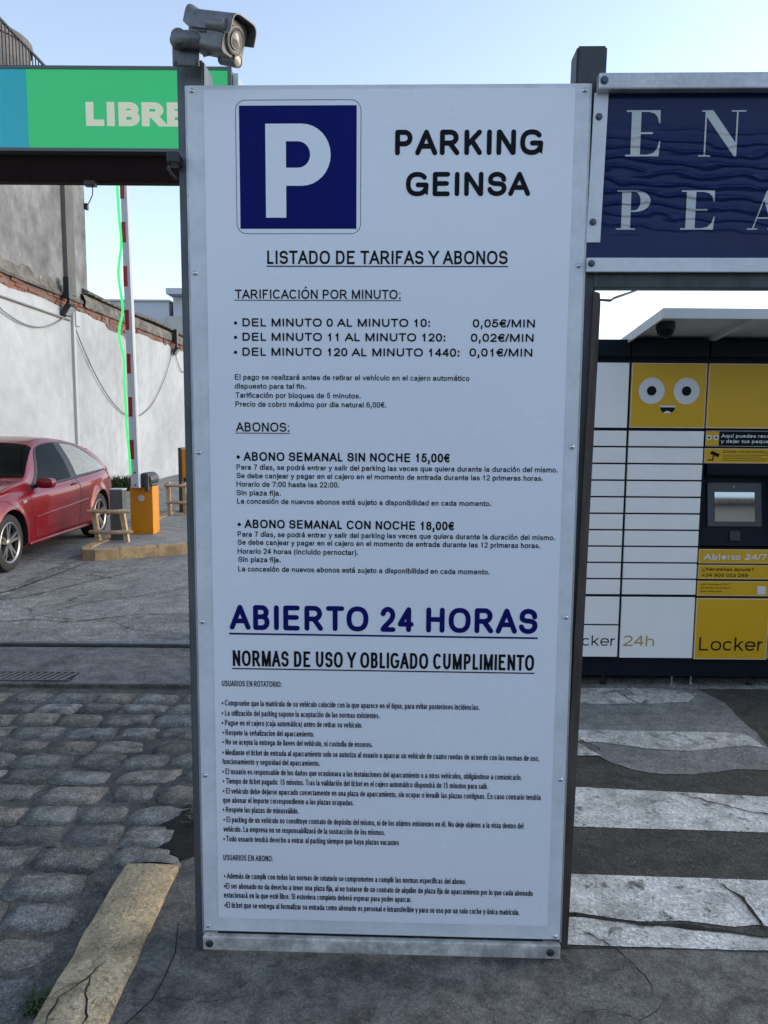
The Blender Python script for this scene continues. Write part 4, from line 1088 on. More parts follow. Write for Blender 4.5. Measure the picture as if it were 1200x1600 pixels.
for r, u in ((0.046, 0.016), (-0.024, -0.043)):
    il = ccyl("illuminator", r, u, -0.055, [(0, 0.001), (0, 0.015), (0.05, 0.017), (0.060, 0.017), (0.061, 0.0135), (0.058, 0.0135)], M['cam_grey'])
    ccyl("illuminator_glass", r, u, 0.0035, [(0, 0.0135), (0.001, 0.0125), (0.0015, 0.0001)], M['cam_lens'], il)
for k in range(5):
    f = -0.085 + k*0.0
    MB().tube([cl(-0.060, 0.0465, 0.030-k*0.0085), cl(-0.092, 0.0455, 0.030-k*0.0085)], 0.0018, 5).build("vent_slot", M['cam_dark'], sc)
MB().bbox(-0.036, 0.036, -0.006, 0.004, 0.010, 0.092, 0.003).build("mounting_plate", M['cam_grey'], sc)
b_ = cl(-0.075, 0, -0.047)
MB().tube([(-0.022, -0.004, 0.072), (-0.012, -0.018, 0.070), (0.010, -0.026, 0.068), (0.035, -0.028, 0.064), (0.058, -0.026, 0.066), tuple(b_)], [0.021, 0.023, 0.021, 0.021, 0.023, 0.017], 16).build("bracket_arm", M['cam_grey'], sc, smooth=50)
MB().lathe((-0.010, -0.03, 0.070), (0, -1, 0), [(-0.02, 0.020), (0.010, 0.020), (0.013, 0.016), (0.013, 0.0001)], 18).build("swivel_joint", M['cam_grey'], sc, smooth=40)
for x, z in ((-0.028, 0.018), (0.028, 0.018), (0.028, 0.084), (-0.028, 0.084)):
    MB().lathe((x, -0.006, z), (0, -1, 0), [(0, 0.005), (0.002, 0.005), (0.003, 0.0001)], 10).build("bolt", M['screw'], sc)
# small dark clip on the left edge of the post
cp = thing("cable_clamp", "small black clamp on the left edge of the left sign post beside the green letters", "clamp", (-0.592, 2.222, 2.36))
MB().bbox(-0.012, 0.02, -0.02, 0.03, 0.0, 0.03, 0.004).build("clamp_body", M['black'], cp)
MB().tube([(-0.004, -0.01, 0.0), (-0.010, -0.012, -0.012), (0.0, -0.008, -0.028), (0.012, 0.0, -0.04)], 0.004, 6).build("hook", M['black'], cp, smooth=0)

# ================================================================== BLUE BANNER
M['banner'] = mat("navy_banner_vinyl", (0.006, 0.018, 0.085), 0.15, spec=0.22, bump=0.0, var=0.15, vscale=4)
# sagging, rippled vinyl: bump from stretched wave
nt = M['banner'].node_tree
def ripple(nt):
    N = nt.nodes; Lk = nt.links
    tcn = N.new("ShaderNodeTexCoord")
    mpn = N.new("ShaderNodeMapping"); mpn.inputs["Rotation"].default_value = (0, R(-9), 0); mpn.inputs["Scale"].default_value = (0.35, 1, 1)
    wv = N.new("ShaderNodeTexWave"); wv.wave_type = 'BANDS'; wv.bands_direction = 'Z'; wv.inputs["Scale"].default_value = 11.0
    wv.inputs["Distortion"].default_value = 5.5; wv.inputs["Detail"].default_value = 1.5; wv.inputs["Detail Scale"].default_value = 2.2
    sp = N.new("ShaderNodeSeparateXYZ"); Lk.new(tcn.outputs["Object"], sp.inputs[0])
    mr = N.new("ShaderNodeMapRange"); mr.inputs[1].default_value = 2.10+Z0; mr.inputs[2].default_value = 2.20+Z0; Lk.new(sp.outputs[2], mr.inputs[0])
    mr2 = N.new("ShaderNodeMapRange"); mr2.inputs[1].default_value = 2.40+Z0; mr2.inputs[2].default_value = 2.30+Z0; Lk.new(sp.outputs[2], mr2.inputs[0])
    m1 = N.new("ShaderNodeMath"); m1.operation = 'MULTIPLY'; Lk.new(mr.outputs[0], m1.inputs[0]); Lk.new(mr2.outputs[0], m1.inputs[1])
    pw = N.new("ShaderNodeMath"); pw.operation = 'POWER'; pw.inputs[1].default_value = 3.0; Lk.new(wv.outputs["Fac"], pw.inputs[0])
    m2 = N.new("ShaderNodeMath"); m2.operation = 'MULTIPLY'; Lk.new(m1.outputs[0], m2.inputs[0]); Lk.new(pw.outputs[0], m2.inputs[1])
    bpn = N.new("ShaderNodeBump"); bpn.inputs["Distance"].default_value = 0.0045
    Lk.new(tcn.outputs["Object"], mpn.inputs[0]); Lk.new(mpn.outputs[0], wv.inputs["Vector"])
    Lk.new(m2.outputs[0], bpn.inputs["Height"]); Lk.new(bpn.outputs[0], N["Principled BSDF"].inputs["Normal"])
ripple(nt)
M['letter_grey'] = mat("banner_letter_grey", (0.46, 0.50, 0.51), 0.25)
ripple(M['letter_grey'].node_tree)
bn = thing("hanging_banner", "navy blue banner with large pale serif letters in an aluminium frame", "banner", (-0.0007, 2.2198, 0), -0.028538)
x_r = 2.0
MB().add([(0.556, 0.004, 2.03+Z0), (x_r, 0.004, 2.03+Z0), (x_r, 0.004, 2.49+Z0), (0.58, 0.004, 2.49+Z0)] + [(0.556, 0.007, 2.03+Z0), (x_r, 0.007, 2.03+Z0), (x_r, 0.007, 2.49+Z0), (0.58, 0.007, 2.49+Z0)],
         [(0, 1, 2, 3), (7, 6, 5, 4), (0, 4, 5, 1), (1, 5, 6, 2), (2, 6, 7, 3), (3, 7, 4, 0)]).build("banner_sheet", M['banner'], bn)
MB().bbox(0.569, x_r, -0.030, 0.002, 2.472+Z0, 2.514+Z0, 0.004).build("top_rail", M['alu'], bn)
MB().bbox(0.559, x_r, -0.010, 0.002, 2.000+Z0, 2.038+Z0, 0.002).build("bottom_rail", M['alu_sheet'], bn)
vs = [(0.557, 0, 2.081+Z0), (0.595, 0, 2.081+Z0), (0.603, 0, 2.474+Z0), (0.565, 0, 2.474+Z0)]
vs = [(x, -0.001, z) for x, y, z in vs] + [(x, 0.002, z) for x, y, z in vs]
MB().add(vs, [(0, 1, 2, 3), (7, 6, 5, 4), (0, 4, 5, 1), (1, 5, 6, 2), (2, 6, 7, 3), (3, 7, 4, 0)]).build("side_strip", M['alu_sheet'], bn)
MB().bbox(0.585, x_r+0.1, 0.012, 0.060, 1.960+Z0, 2.03+Z0, 0.003).build("support_beam", M['steel_dark'], bn)
MB().box(0.584, x_r, 0.012, 0.05, 2.470+Z0, 2.50+Z0).build("top_support_beam", M['steel_dark'], bn)
MB().tube([(0.600, 0.06, 1.936+Z0), (0.650, 0.08, 1.936+Z0), (0.664, 0.09, 1.945+Z0), (0.74, 0.14, 1.975+Z0)], [0.003, 0.004, 0.004, 0.003], 6).build("hanger_bracket", M['steel_dark'], bn)
def bolt(x, y, z, r=0.0065):
    MB().lathe((x, y, z), (0, -1, 0), [(0, r*1.5), (0.0015, r*1.5), (0.0015, r), (0.006, r*0.9), (0.0065, 0.0001)], 12).build("bolt", M['screw'], bn, smooth=30)
bolt(0.579, -0.001, 2.412+Z0); bolt(0.573, -0.001, 2.135+Z0); bolt(0.571, -0.010, 2.022+Z0); bolt(0.583, -0.030, 2.494+Z0, 0.0075)
bolt(1.62, -0.010, 2.022+Z0); bolt(1.62, -0.030, 2.494+Z0, 0.0075)
SER = {
 'E': (0.80, [[(0,0),(.77,0),(.80,.33),(.775,.33),(.73,.17),(.64,.07),(.50,.035),(.34,.035),(.34,.485),(.62,.485),(.62,.525),(.34,.525),(.34,.965),(.52,.965),(.64,.93),(.72,.85),(.755,.72),(.78,.72),(.775,1),(0,1),(0,.965),(.12,.965),(.12,.035),(0,.035)]]),
 'N': (1.04, [[(0,0),(.27,0),(.27,.03),(.155,.03),(.155,.86),(.80,0),(.85,0),(.85,.97),(1.02,.97),(1.02,1),(.70,1),(.70,.97),(.815,.97),(.815,.30),(.29,1),(.04,1),(.04,.97),(.12,.97),(.12,.03),(0,.03)]]),
 'P': (0.82, [[(0,0),(.46,0),(.46,.03),(.34,.03),(.34,.455),(.45,.455)] + arc(.45,.7275,.36,-90,90,14,.2725) + [(0,1),(0,.97),(.12,.97),(.12,.03),(0,.03)],
              [(.34,.49),(.42,.49)] + arc(.42,.7275,.15,-90,90,12,.2375) + [(.34,.965)]]),
 'A': (0.98, [[(0,0),(.27,0),(.27,.03),(.17,.03),(.252,.28),(.565,.28),(.65,.03),(.53,.03),(.53,0),(.98,0),(.98,.03),(.89,.03),(.53,1),(.46,1),(.135,.03),(0,.03)],
              [(.263,.313),(.554,.313),(.405,.745)]]),
}
def serif(ch, x0, x1, z0, z1):
    w, loops = SER[ch]
    e = flat(loops)
    MB().add([(x0+x/w*(x1-x0), 0.0030, Z0+z0+z*(z1-z0)) for x, y, z in e[0]], e[1]).build("letter", M['letter_grey'], bn)
serif('E', 0.655, 0.749, 2.310, 2.430); serif('N', 0.853, 0.979, 2.309, 2.429)
serif('P', 0.638, 0.731, 2.116, 2.220); serif('E', 0.814, 0.907, 2.116, 2.220); serif('A', 0.996, 1.10, 2.116, 2.220)

# ================================================================== GANTRY AND GREEN LIGHT BOX
M['maroon'] = mat("dark_maroon_steel", (0.012, 0.004, 0.004), 0.7, spec=0.15, var=0.3, vscale=3)
M['box_frame'] = mat("lightbox_frame_grey", (0.10, 0.12, 0.12), 0.45, metal=0.2)
M['green_face'] = mat("green_lit_acrylic", (0.015, 0.26, 0.10), 0.25, emit=(0.03, 0.50, 0.15), estr=0.24, var=0.12, vscale=2)
M['blue_face'] = mat("blue_lit_acrylic", (0.01, 0.19, 0.26), 0.25, emit=(0.01, 0.36, 0.45), estr=0.22, var=0.35, vscale=1.5, stretch=(3, 1, 0.4))
M['lit_letter'] = mat("cream_lit_letter", (0.55, 0.55, 0.42), 0.3, emit=(0.75, 0.78, 0.55), estr=0.14)
ga = thing("entrance_gantry", "dark maroon steel beam and columns spanning the car entrance under the green light box", "gantry", (-2.5, 5.8, 0))
MB().bbox(-2.6, 1.42, 0.0, 0.10, 3.383, 3.565, 0.008).build("beam", M['maroon'], ga)
MB().bbox(1.18, 1.36, 0.0, 0.18, 0, 3.384, 0.008).build("column", M['maroon'], ga)
MB().bbox(-2.5, -2.32, 0.0, 0.18, 0, 3.384, 0.008).build("column", M['maroon'], ga)
lb = thing("light_box_sign", "long green and blue light box with pale letters on the maroon beam", "sign", (-2.5, 5.75, 3.573))
MB().box(-2.4, 1.395, 0.012, 0.24, 0.0, 0.575).build("casing", M['box_frame'], lb)
MB().box(-2.4, 1.4, -0.012, 0.012, 0.0, 0.022).box(-2.4, 1.4, -0.012, 0.012, 0.555, 0.577).box(1.372, 1.4, -0.012, 0.012, 0.0221, 0.5549).build("frame", M['box_frame'], lb)
MB().box(1.401, 1.44, 0.03, 0.22, 0.02, 0.55).build("end_cap", M['alu'], lb)
MB().box(-0.055, 1.371, -0.004, 0.011, 0.0225, 0.5545).build("green_panel", M['green_face'], lb)
MB().box(-2.4, -0.056, -0.004, 0.011, 0.0225, 0.5545).build("blue_panel", M['blue_face'], lb)
for ch_, xa_, xb_ in (("L", .359, .488), ("I", .536, .537), ("B", .591, .742), ("R", .756, .919), ("E", .936, 1.050)):
    lettering("printed_letter", ch_, xa_, xb_, 0.174, 0.163, M['lit_letter'], lb, -0.0045, 0.27, 0, None, 0.34)
sl = thing("beam_sensor", "small black sensor with a drooping wire under the maroon beam", "sensor", (-2.15, 5.80, 3.384))
MB().bbox(-0.035, 0.045, -0.03, 0.03, -0.035, 0.0, 0.005).build("sensor_body", M['black'], sl)
MB().tube([(0.02, 0, -0.03), (0.018, 0, -0.09), (-0.005, 0, -0.14), (-0.025, 0, -0.165)], 0.004, 6).build("wire", M['black'], sl, smooth=0)

# ================================================================== BARRIER
M['orange'] = mat("orange_enamel", (0.72, 0.27, 0.008), 0.45, var=0.12, vscale=3, fine=0.05, fscale=20)
M['arm_white'] = mat("barrier_arm_white", (0.52, 0.54, 0.57), 0.4)
M['red_refl'] = mat("red_reflective_tape", (0.30, 0.008, 0.02), 0.3)
M['hub_grey'] = mat("hub_grey", (0.055, 0.06, 0.065), 0.45, var=0.3, vscale=20)
M['led'] = mat("green_led_tube", (0.02, 0.15, 0.05), 0.4, emit=(0.05, 0.80, 0.20), estr=0.48)
bs = thing("barrier", "orange parking barrier with its white and red striped arm raised upright", "barrier", (-3.335, 10.65, 0.118))
MB().bbox(-0.155, 0.155, -0.15, 0.15, 0.03, 0.66, 0.008).box(-0.15, 0.15, -0.145, 0.145, 0.0, 0.03).build("cabinet", M['orange'], bs)
MB().bbox(-0.158, 0.158, -0.153, 0.153, 0.662, 0.70, 0.015).build("cabinet_top", M['hub_grey'], bs)
MB().lathe((0.0, -0.151, 0.50), (0, -1, 0), [(0, 0.045), (0.004, 0.045), (0.006, 0.03), (0.006, 0.0001)], 20).build("round_badge", M['arm_white'], bs)
MB().lathe((0.07, -0.155, 0.755), (0, -1, 0), [(-0.30, 0.095), (0.02, 0.10), (0.04, 0.085), (0.045, 0.0001)], 22).build("hub", M['hub_grey'], bs, smooth=40)
MB().lathe((-0.10, -0.10, 0.745), (0, -1, 0), [(-0.2, 0.07), (0.02, 0.075), (0.03, 0.06), (0.03, 0.0001)], 18).build("hub", M['hub_grey'], bs, smooth=40)
MB().bbox(0.07, 0.13, -0.235, -0.16, 0.60, 0.85, 0.02).build("spring_arm", M['hub_grey'], bs)
# arm from (0, .65) up to 5.4 m leaning slightly left
ax0, az0, ax1, az1 = -0.039, 0.655, -0.076, 5.25
vs = []
for (cx_, z_, w_) in ((ax0, az0, 0.062), (ax1, az1, 0.044)):
    for dx, dy in ((-1, -0.03), (-0.8, -0.045), (0.8, -0.045), (1, -0.03), (1, 0.03), (0.8, 0.045), (-0.8, 0.045), (-1, 0.03)):
        vs.append((cx_+dx*w_, -0.235+dy, z_))
MB().add(vs, [(k, (k+1) % 8, 8+(k+1) % 8, 8+k) for k in range(8)] + [tuple(range(7, -1, -1)), tuple(range(8, 16))]).build("arm", M['arm_white'], bs)
rs = None
for zc in (1.17, 1.74, 2.31, 2.88, 3.44, 4.00, 4.55):
    t = (zc-az0)/(az1-az0); x = ax0+(ax1-ax0)*t - 0.022
    if rs is None:
        rs = MB().box(-0.027, 0.027, -0.0015, 0.0, -0.13, 0.13).build("red_stripe", M['red_refl'], bs, loc=(x, -0.281, zc))
    else:
        inst(rs, bs, (x, -0.281, zc))
for z in (0.69, 0.86):
    MB().lathe((ax0+0.005, -0.281, z), (0, -1, 0), [(0, 0.014), (0.006, 0.012), (0.006, 0.0001)], 10).build("bolt", M['screw'], bs)
led = [(-3.430, 0.95), (-3.433, 1.067), (-3.437, 1.222), (-3.461, 1.566), (-3.467, 1.907), (-3.474, 2.245), (-3.467, 2.481), (-3.496, 2.623), (-3.525, 2.790), (-3.513, 2.915), (-3.474, 3.064), (-3.470, 3.205), (-3.490, 3.370), (-3.509, 3.575), (-3.495, 3.738), (-3.464, 3.918), (-3.459, 4.064), (-3.477, 4.306), (-3.486, 4.547), (-3.487, 4.754), (-3.47, 5.1)]
led = [(x, 10.37, z) for x, z in led]
# smooth it
pts = []
for i in range(len(led)-1):
    p0, p1, p2, p3 = (Vector(led[max(0, min(len(led)-1, j))]) for j in (i-1, i, i+1, i+2))
    for k in range(5):
        t = k/5; pts.append(0.5*((2*p1)+(p2-p0)*t+(2*p0-5*p1+4*p2-p3)*t*t+(3*p1-p0-3*p2+p3)*t**3))
tag(MB().tube(pts, 0.017, 8).build("led_tube", M['led'], smooth=0),
    "glowing green light tube hanging loosely along the raised barrier arm", "light tube")
bs["label"] = "orange parking barrier with its white and red striped arm raised upright"

b2 = thing("ticket_machine", "orange and dark cabinet half hidden by the left sign post, farther back on the island", "cabinet", (-3.42, 13.3, 0.118))
MB().bbox(-0.05, 0.30, -0.15, 0.15, 0.0, 1.09, 0.01).build("cabinet", M['orange'], b2)
MB().bbox(-0.105, -0.052, -0.16, 0.12, 0.0, 1.11, 0.006).build("side_panel", M['hub_grey'], b2)
MB().box(-0.02, 0.03, -0.156, -0.151, 0.45, 0.60).build("slot", M['black'], b2)
M['wood'] = mat("cream_painted_wood", (0.55, 0.41, 0.24), 0.7, var=0.3, vscale=6, fine=0.2, fscale=25, stretch=(1, 1, 1))
def guard(name, label, loc, wide, h, zs, lean):
    t = thing(name, label, "guard", loc)
    for s in (-1, 1):
        xb = s*wide*0.33 + lean*0.6; xt = s*wide*0.33 - (0.02 if s < 0 else 0.03)
        vs = []
        for x, z, w in ((xb, 0, 0.027), (xt, h, 0.030)):
            vs += [(x-w, -0.035, z), (x+w, -0.035, z), (x+w, 0.03, z), (x-w, 0.03, z)]
        MB().add(vs, [(3, 2, 1, 0), (4, 5, 6, 7), (0, 1, 5, 4), (1, 2, 6, 5), (2, 3, 7, 6), (3, 0, 4, 7)]).build("post", M['wood'], t)
    for i, z in enumerate(zs):
        MB().tube([(-wide/2+0.03*i, -0.055, z), (-wide/2+0.02+0.03*i, -0.065, z), (0.03*i, -0.068, z-0.004), (wide/2-0.03+0.03*i, -0.065, z), (wide/2+0.03*i, -0.055, z)], [0.016, 0.025, 0.026, 0.025, 0.016], 10).build("rail", M['wood'], t, smooth=40)
    return t
guard("wooden_guard", "cream wooden guard rail standing in front of the slim grey post", (-3.53, 9.82, 0.118), 0.56, 0.42, (0.40, 0.135), 0.05)
guard("wooden_guard", "cream wooden guard half hidden behind the left sign post beside the farther cabinet", (-3.44, 12.75, 0.118), 0.42, 0.55, (0.50, 0.22), 0.0)
rp = thing("reader_post", "slim grey square post between the red car and the orange barrier", "post", (-3.49, 10.02, 0.118))
MB().bbox(-0.085, 0.085, -0.07, 0.09, 0.0, 0.655, 0.006).build("post_body", mat("reader_post_grey", (0.10, 0.108, 0.115), 0.5, var=0.2, vscale=8), rp)
MB().bbox(-0.09, 0.09, -0.075, 0.095, 0.656, 0.672, 0.004).build("cap", M['arm_white'], rp)

# ================================================================== PARCEL LOCKER
M['lk_white'] = mat("locker_door_white", (0.84, 0.845, 0.84), 0.4, fine=0.02, fscale=5, var=0.05, vscale=2)
M['lk_navy'] = mat("locker_body_navy", (0.005, 0.009, 0.017), 0.5, spec=0.15)
M['lk_gloss'] = mat("locker_fascia_gloss", (0.008, 0.012, 0.018), 0.25, spec=0.1)
M['lk_yellow'] = mat("locker_yellow", (0.62, 0.36, 0.004), 0.42, var=0.06, vscale=2)
M['lk_black'] = mat("locker_print_black", (0.005, 0.006, 0.008), 0.6, spec=0.15)
M['lk_gold'] = mat("locker_print_gold", (0.42, 0.31, 0.05), 0.45)
M['lk_wht'] = mat("locker_print_white", (0.62, 0.64, 0.66), 0.45)
M['screen'] = mat("screen_glass", (0.42, 0.44, 0.45), 0.03, metal=1.0)
lk = thing("parcel_locker", "wide parcel locker with white and yellow doors, a dark console and navy body", "locker", (1.95, 4.70, 0))
LX = 1.95
def bxl(name, x0, x1, y0, y1, z0, z1, m, b=0.0, par=None):
    mb = MB()
    (mb.bbox(x0-LX, x1-LX, y0, y1, z0, z1, b) if b else mb.box(x0-LX, x1-LX, y0, y1, z0, z1))
    return mb.build(name, m, par or lk)
XA0, XE = 0.562, 3.80
mb = MB()
# body with an open recess for the console between x 1.965..2.41, z .90..1.435
bxl("body", XA0, 1.962, 0.012, 0.62, 0.185, 2.050, M['lk_navy'])
bxl("body", 2.413, XE, 0.012, 0.62, 0.185, 2.050, M['lk_navy'])
bxl("body", 1.9621, 2.4129, 0.14, 0.62, 0.185, 2.050, M['lk_navy'])
bxl("body", 1.9621, 2.4129, 0.012, 0.139, 1.432, 2.050, M['lk_navy'])
bxl("body", 1.9621, 2.4129, 0.012, 0.139, 0.185, 0.905, M['lk_navy'])
bxl("shade_panel", XA0+0.05, XE-0.05, 0.22, 0.26, 0.0, 0.0745, M['lk_black'])  # added dark panel, stands for the black shade under the plinth
bxl("plinth", XA0+0.02, XE-0.02, 0.03, 0.58, 0.075, 0.184, M['lk_navy'])
for x0, x1 in ((0.562, 1.02), (1.024, 1.475), (1.479, 1.945), (1.949, 2.41), (2.414, 2.875), (2.879, 3.8)):
    bxl("top_fascia", x0, x1-0.004, -0.022, 0.05, 2.062, 2.166, M['lk_gloss'], 0.008)
bxl("fascia_gap", XA0, XE, 0.0, 0.6, 2.0505, 2.0615, M['lk_black'])
bxl("roof_plate", XA0, XE, 0.055, 0.62, 2.066, 2.155, M['lk_navy'])
door = None
cols = {'Z': (0.567, 1.010), 'A': (1.020, 1.472), 'B': (1.487, 1.943), 'C': (1.952, 2.411), 'D': (2.420, 2.876), 'F': (2.884, 3.34)}
def dr_(x0, x1, z0, z1, m=None, name="door"):
    return bxl(name, x0, x1, -0.004, 0.010, z0, z1, m or M['lk_white'], 0.0025)
P_ = 0.1023; TOPR = 1.622
for cn, (x0, x1) in cols.items():
    if cn == 'C': continue
    d = dr_(x0, x1, 1.640, 2.029, M['lk_yellow'] if cn == 'B' else None)
    small = None
    for k in range(10):
        zt = TOPR - k*P_; zb = zt - P_ + 0.010
        if small is None:
            small = dr_(x0, x1, zb, zt)
            base = zb
        else:
            inst(small, lk, (0, 0, zb-base))
    if cn in 'AZ':
        dr_(x0, x1, 0.418, 0.592); dr_(x0, x1, 0.208, 0.408)
    else:
        dr_(x0, x1, 0.203, 0.592)
for cn in ('B', 'C'):     # pale edging of the yellow doors
    pass
x0, x1 = cols['C']
dr_(x0, x1, 1.640, 2.029, M['lk_yellow'])
dr_(x0, x1, 0.196, 0.588, M['lk_yellow'])
def edging(x0, x1, z0, z1, w=0.0035):
    e = flat([rrect(x0-LX+0.002, x1-LX-0.002, z0+0.002, z1-0.002, 0.004, 3), rrect(x0-LX+0.002+w, x1-LX-0.002-w, z0+0.002+w, z1-0.002-w, 0.003, 3)])
    MB().add([(x, -0.0046, z) for x, y, z in e[0]], e[1]).build("pale_edging", M['lk_wht'], lk)
edging(1.952, 2.411, 1.640, 2.029); edging(1.487, 1.943, 1.640, 2.029); edging(1.952, 2.411, 0.196, 0.588)
s1 = dr_(x0, x1, 1.530, 1.628, M['lk_gloss'], "sticker_panel"); bxl("yellow_label", x0+0.004, x0+0.083, -0.0048, -0.0042, 1.536, 1.622, M['lk_yellow'])
edging(x0, x1, 1.530, 1.628, 0.002)
s2 = dr_(x0, x1, 1.428, 1.520, M['lk_yellow'], "sticker_panel"); edging(x0, x1, 1.428, 1.520, 0.002)
def ltxt(body, xa, xb, zb, cap, m, off=0.14, y=-0.0050):
    return lettering("printed_text", body, xa-LX, xb-LX, zb, cap, m, lk, y, off)
ltxt("Aquí puedes recoger", 2.048, 2.40, 1.585, 0.021, M['lk_wht'], 0.2)
ltxt("y dejar tus paquetes", 2.048, 2.39, 1.553, 0.021, M['lk_wht'], 0.2)
ltxt("ZONA VIDEOVIGILADA", 2.062, 2.395, 1.492, 0.015, M['lk_black'], 0.17)
for k, (a, b) in enumerate(((2.062, 2.40), (2.062, 2.30), (2.062, 2.37), (2.062, 2.33))):
    bxl("small_print", a, b, -0.0049, -0.0044, 1.478-k*0.011, 1.4805-k*0.011, M['lk_black'])
# camera pictogram on the yellow sticker
e = flat([[(1.984-LX, 1.487), (1.996-LX, 1.505), (2.045-LX, 1.485), (2.040-LX, 1.470), (2.032-LX, 1.465)]])
MB().add([(x, -0.0049, z) for x, y, z in e[0]], e[1]).build("camera_pictogram", M['lk_black'], lk)
bxl("camera_pictogram", 2.002, 2.009, -0.0049, -0.0044, 1.445, 1.475, M['lk_black'])
bxl("camera_pictogram", 1.975, 2.0015, -0.0049, -0.0044, 1.445, 1.452, M['lk_black'])
def disc(name, x, z, r, m, y=-0.0048, sx=1):
    MB().add([(x-LX+r*math.cos(2*math.pi*k/36), y, z+r*math.sin(2*math.pi*k/36)) for k in range(36)], [tuple(range(36))]).build(name, m, lk)
for x in (1.612, 1.823):
    disc("emblem_ring", x, 1.863, 0.079, M['lk_wht']); disc("emblem_dot", x, 1.863, 0.029, M['lk_black'], -0.0052)
def mouth(cx_, zt, w, h):
    e = flat([[(cx_-w-LX, zt)] + [(cx_+w*math.cos(R(a))-LX, zt-h*math.sin(R(a))) for a in range(175, 0, -10)] + [(cx_+w-LX, zt)]])
    MB().add([(x, -0.0052, z) for x, y, z in e[0]], e[1]).build("emblem_mouth", M['lk_black'], lk)
mouth(1.713, 1.764, 0.045, 0.036)
bxl("emblem_line", 1.666, 1.760, -0.0055, -0.0045, 1.765, 1.776, M['lk_wht'])
e = flat([[(1.713-LX+0.022*math.cos(R(a)), 1.729+0.014*math.sin(R(a))) for a in range(0, 181, 15)]])
MB().add([(x, -0.0056, z) for x, y, z in e[0]], e[1]).build("emblem_tongue", M['lk_wht'], lk)
for x in (1.974, 2.018):
    disc("emblem_ring", x, 1.585, 0.016, M['lk_wht'], -0.0052); disc("emblem_dot", x, 1.585, 0.007, M['lk_black'], -0.0056)
# console in its recess, tilted back
tl = R(8.4)
rt = Matrix.Rotation(-tl, 3, 'X')
def tilted(name, x0, x1, z0, z1, d0, d1, m, b=0.0):
    """boxes on the tilted console plane; z measured from the console centre"""
    mb = MB(); mb.bbox(x0, x1, d0, d1, z0, z1, b) if b else mb.box(x0, x1, d0, d1, z0, z1)
    mb.v = [tuple(rt @ Vector(v) + Vector((2.178-LX, 0.055, 1.168))) for v in mb.v]
    return mb.build(name, m, lk)
tilted("console", -0.212, 0.212, -0.255, 0.19, 0.0, 0.05, M['lk_navy'])
M['frame_grey'] = mat("screen_frame_grey", (0.035, 0.045, 0.055), 0.45)
tilted("screen_frame", -0.172, 0.165, -0.137, 0.138, -0.014, 0.0, M['frame_grey'], 0.005)
tilted("screen", -0.128, 0.120, -0.104, 0.078, -0.0165, -0.0142, M['screen'])
tilted("indicator", -0.01, -0.003, 0.108, 0.115, -0.016, -0.014, M['lk_wht'])
tilted("card_reader", -0.033, 0.032, -0.225, -0.162, -0.008, 0.0, M['black'], 0.004)
bxl("console_hood", 1.975, 2.40, 0.0, 0.12, 1.352, 1.425, M['lk_navy'], 0.01)
# lower labels
dr_(x0, x1, 0.808, 0.897, M['lk_yellow'], "sticker_panel"); edging(x0, x1, 0.808, 0.897, 0.002)
dr_(x0, x1, 0.709, 0.799, M['lk_yellow'], "sticker_panel"); edging(x0, x1, 0.709, 0.799, 0.002)
dr_(x0, x1, 0.602, 0.697, M['lk_yellow'], "sticker_panel"); edging(x0, x1, 0.602, 0.697, 0.002)
ltxt("Abierto 24/7", 1.982, 2.372, 0.832, 0.037, M['lk_wht'], 0.22)
ltxt("¿Necesitas ayuda?", 1.978, 2.297, 0.762, 0.021, M['lk_black'], 0.17)
ltxt("+34 900 052 289", 1.978, 2.262, 0.724, 0.021, M['lk_black'], 0.17)
ltxt("¿No conoces tu Pin?", 1.972, 2.15, 0.672, 0.010, M['lk_black'], 0.15)
ltxt("¿El locker no se abre?", 1.972, 2.16, 0.650, 0.010, M['lk_black'], 0.15)
ltxt("Usa nuestra app", 1.972, 2.105, 0.628, 0.010, M['lk_black'], 0.15)
bxl("white_label", 2.326, 2.378, -0.0050, -0.0044, 0.615, 0.667, M['lk_wht'])
ltxt("Locker", 1.984, 2.384, 0.253, 0.086, M['lk_black'], 0.12)
ltxt("24h", 1.506, 1.700, 0.279, 0.068, M['lk_gold'], 0.13)
ltxt("Locker", 1.125, 1.456, 0.279, 0.068, M['lk_black'], 0.11)
for k, x in enumerate((1.10, 1.42, 1.862, 1.985, 2.36, 2.9, 3.4)):
    MB().cyl((x-LX, 0.10, 0.0), (x-LX, 0.10, 0.076), 0.006, n=10).cyl((x-LX, 0.10, 0.0), (x-LX, 0.10, 0.006), 0.022, n=12).build("foot", M['rivet'] if k in (2, 3) else M['black'], lk)

# ------------------------------------------------------------------ awning over the locker and its dome camera
M['awning'] = mat("awning_white_metal", (0.50, 0.52, 0.53), 0.35, metal=0.2, var=0.1, vscale=3)
M['awning_under'] = mat("awning_underside", (0.58, 0.60, 0.60), 0.5, var=0.2, vscale=2)
aw = thing("awning", "pale metal awning sloping back above the parcel locker", "awning", (1.45, 4.1, 2.2))
x1 = 2.6
def slab(name, x0, xx1, y0, y1, zA, zB, th, m):
    """slopes from zA at y0 to zB at y1"""
    vs = [(x0, y0, zA-th), (xx1, y0, zA-th), (xx1, y1, zB-th), (x0, y1, zB-th), (x0, y0, zA), (xx1, y0, zA), (xx1, y1, zB), (x0, y1, zB)]
    return MB().add(vs, [(3, 2, 1, 0), (4, 5, 6, 7), (0, 1, 5, 4), (1, 2, 6, 5), (2, 3, 7, 6), (3, 0, 4, 7)]).build(name, m, aw)
sl_ = -0.115
slab("front_edge", 0.0, x1, 0.0, 0.012, 0.064, 0.064, 0.053, M['awning'])
slab("side_edge", 0.0, 0.012, 0.0125, 0.95, 0.0635, 0.0635+sl_*0.94, 0.053, M['awning'])
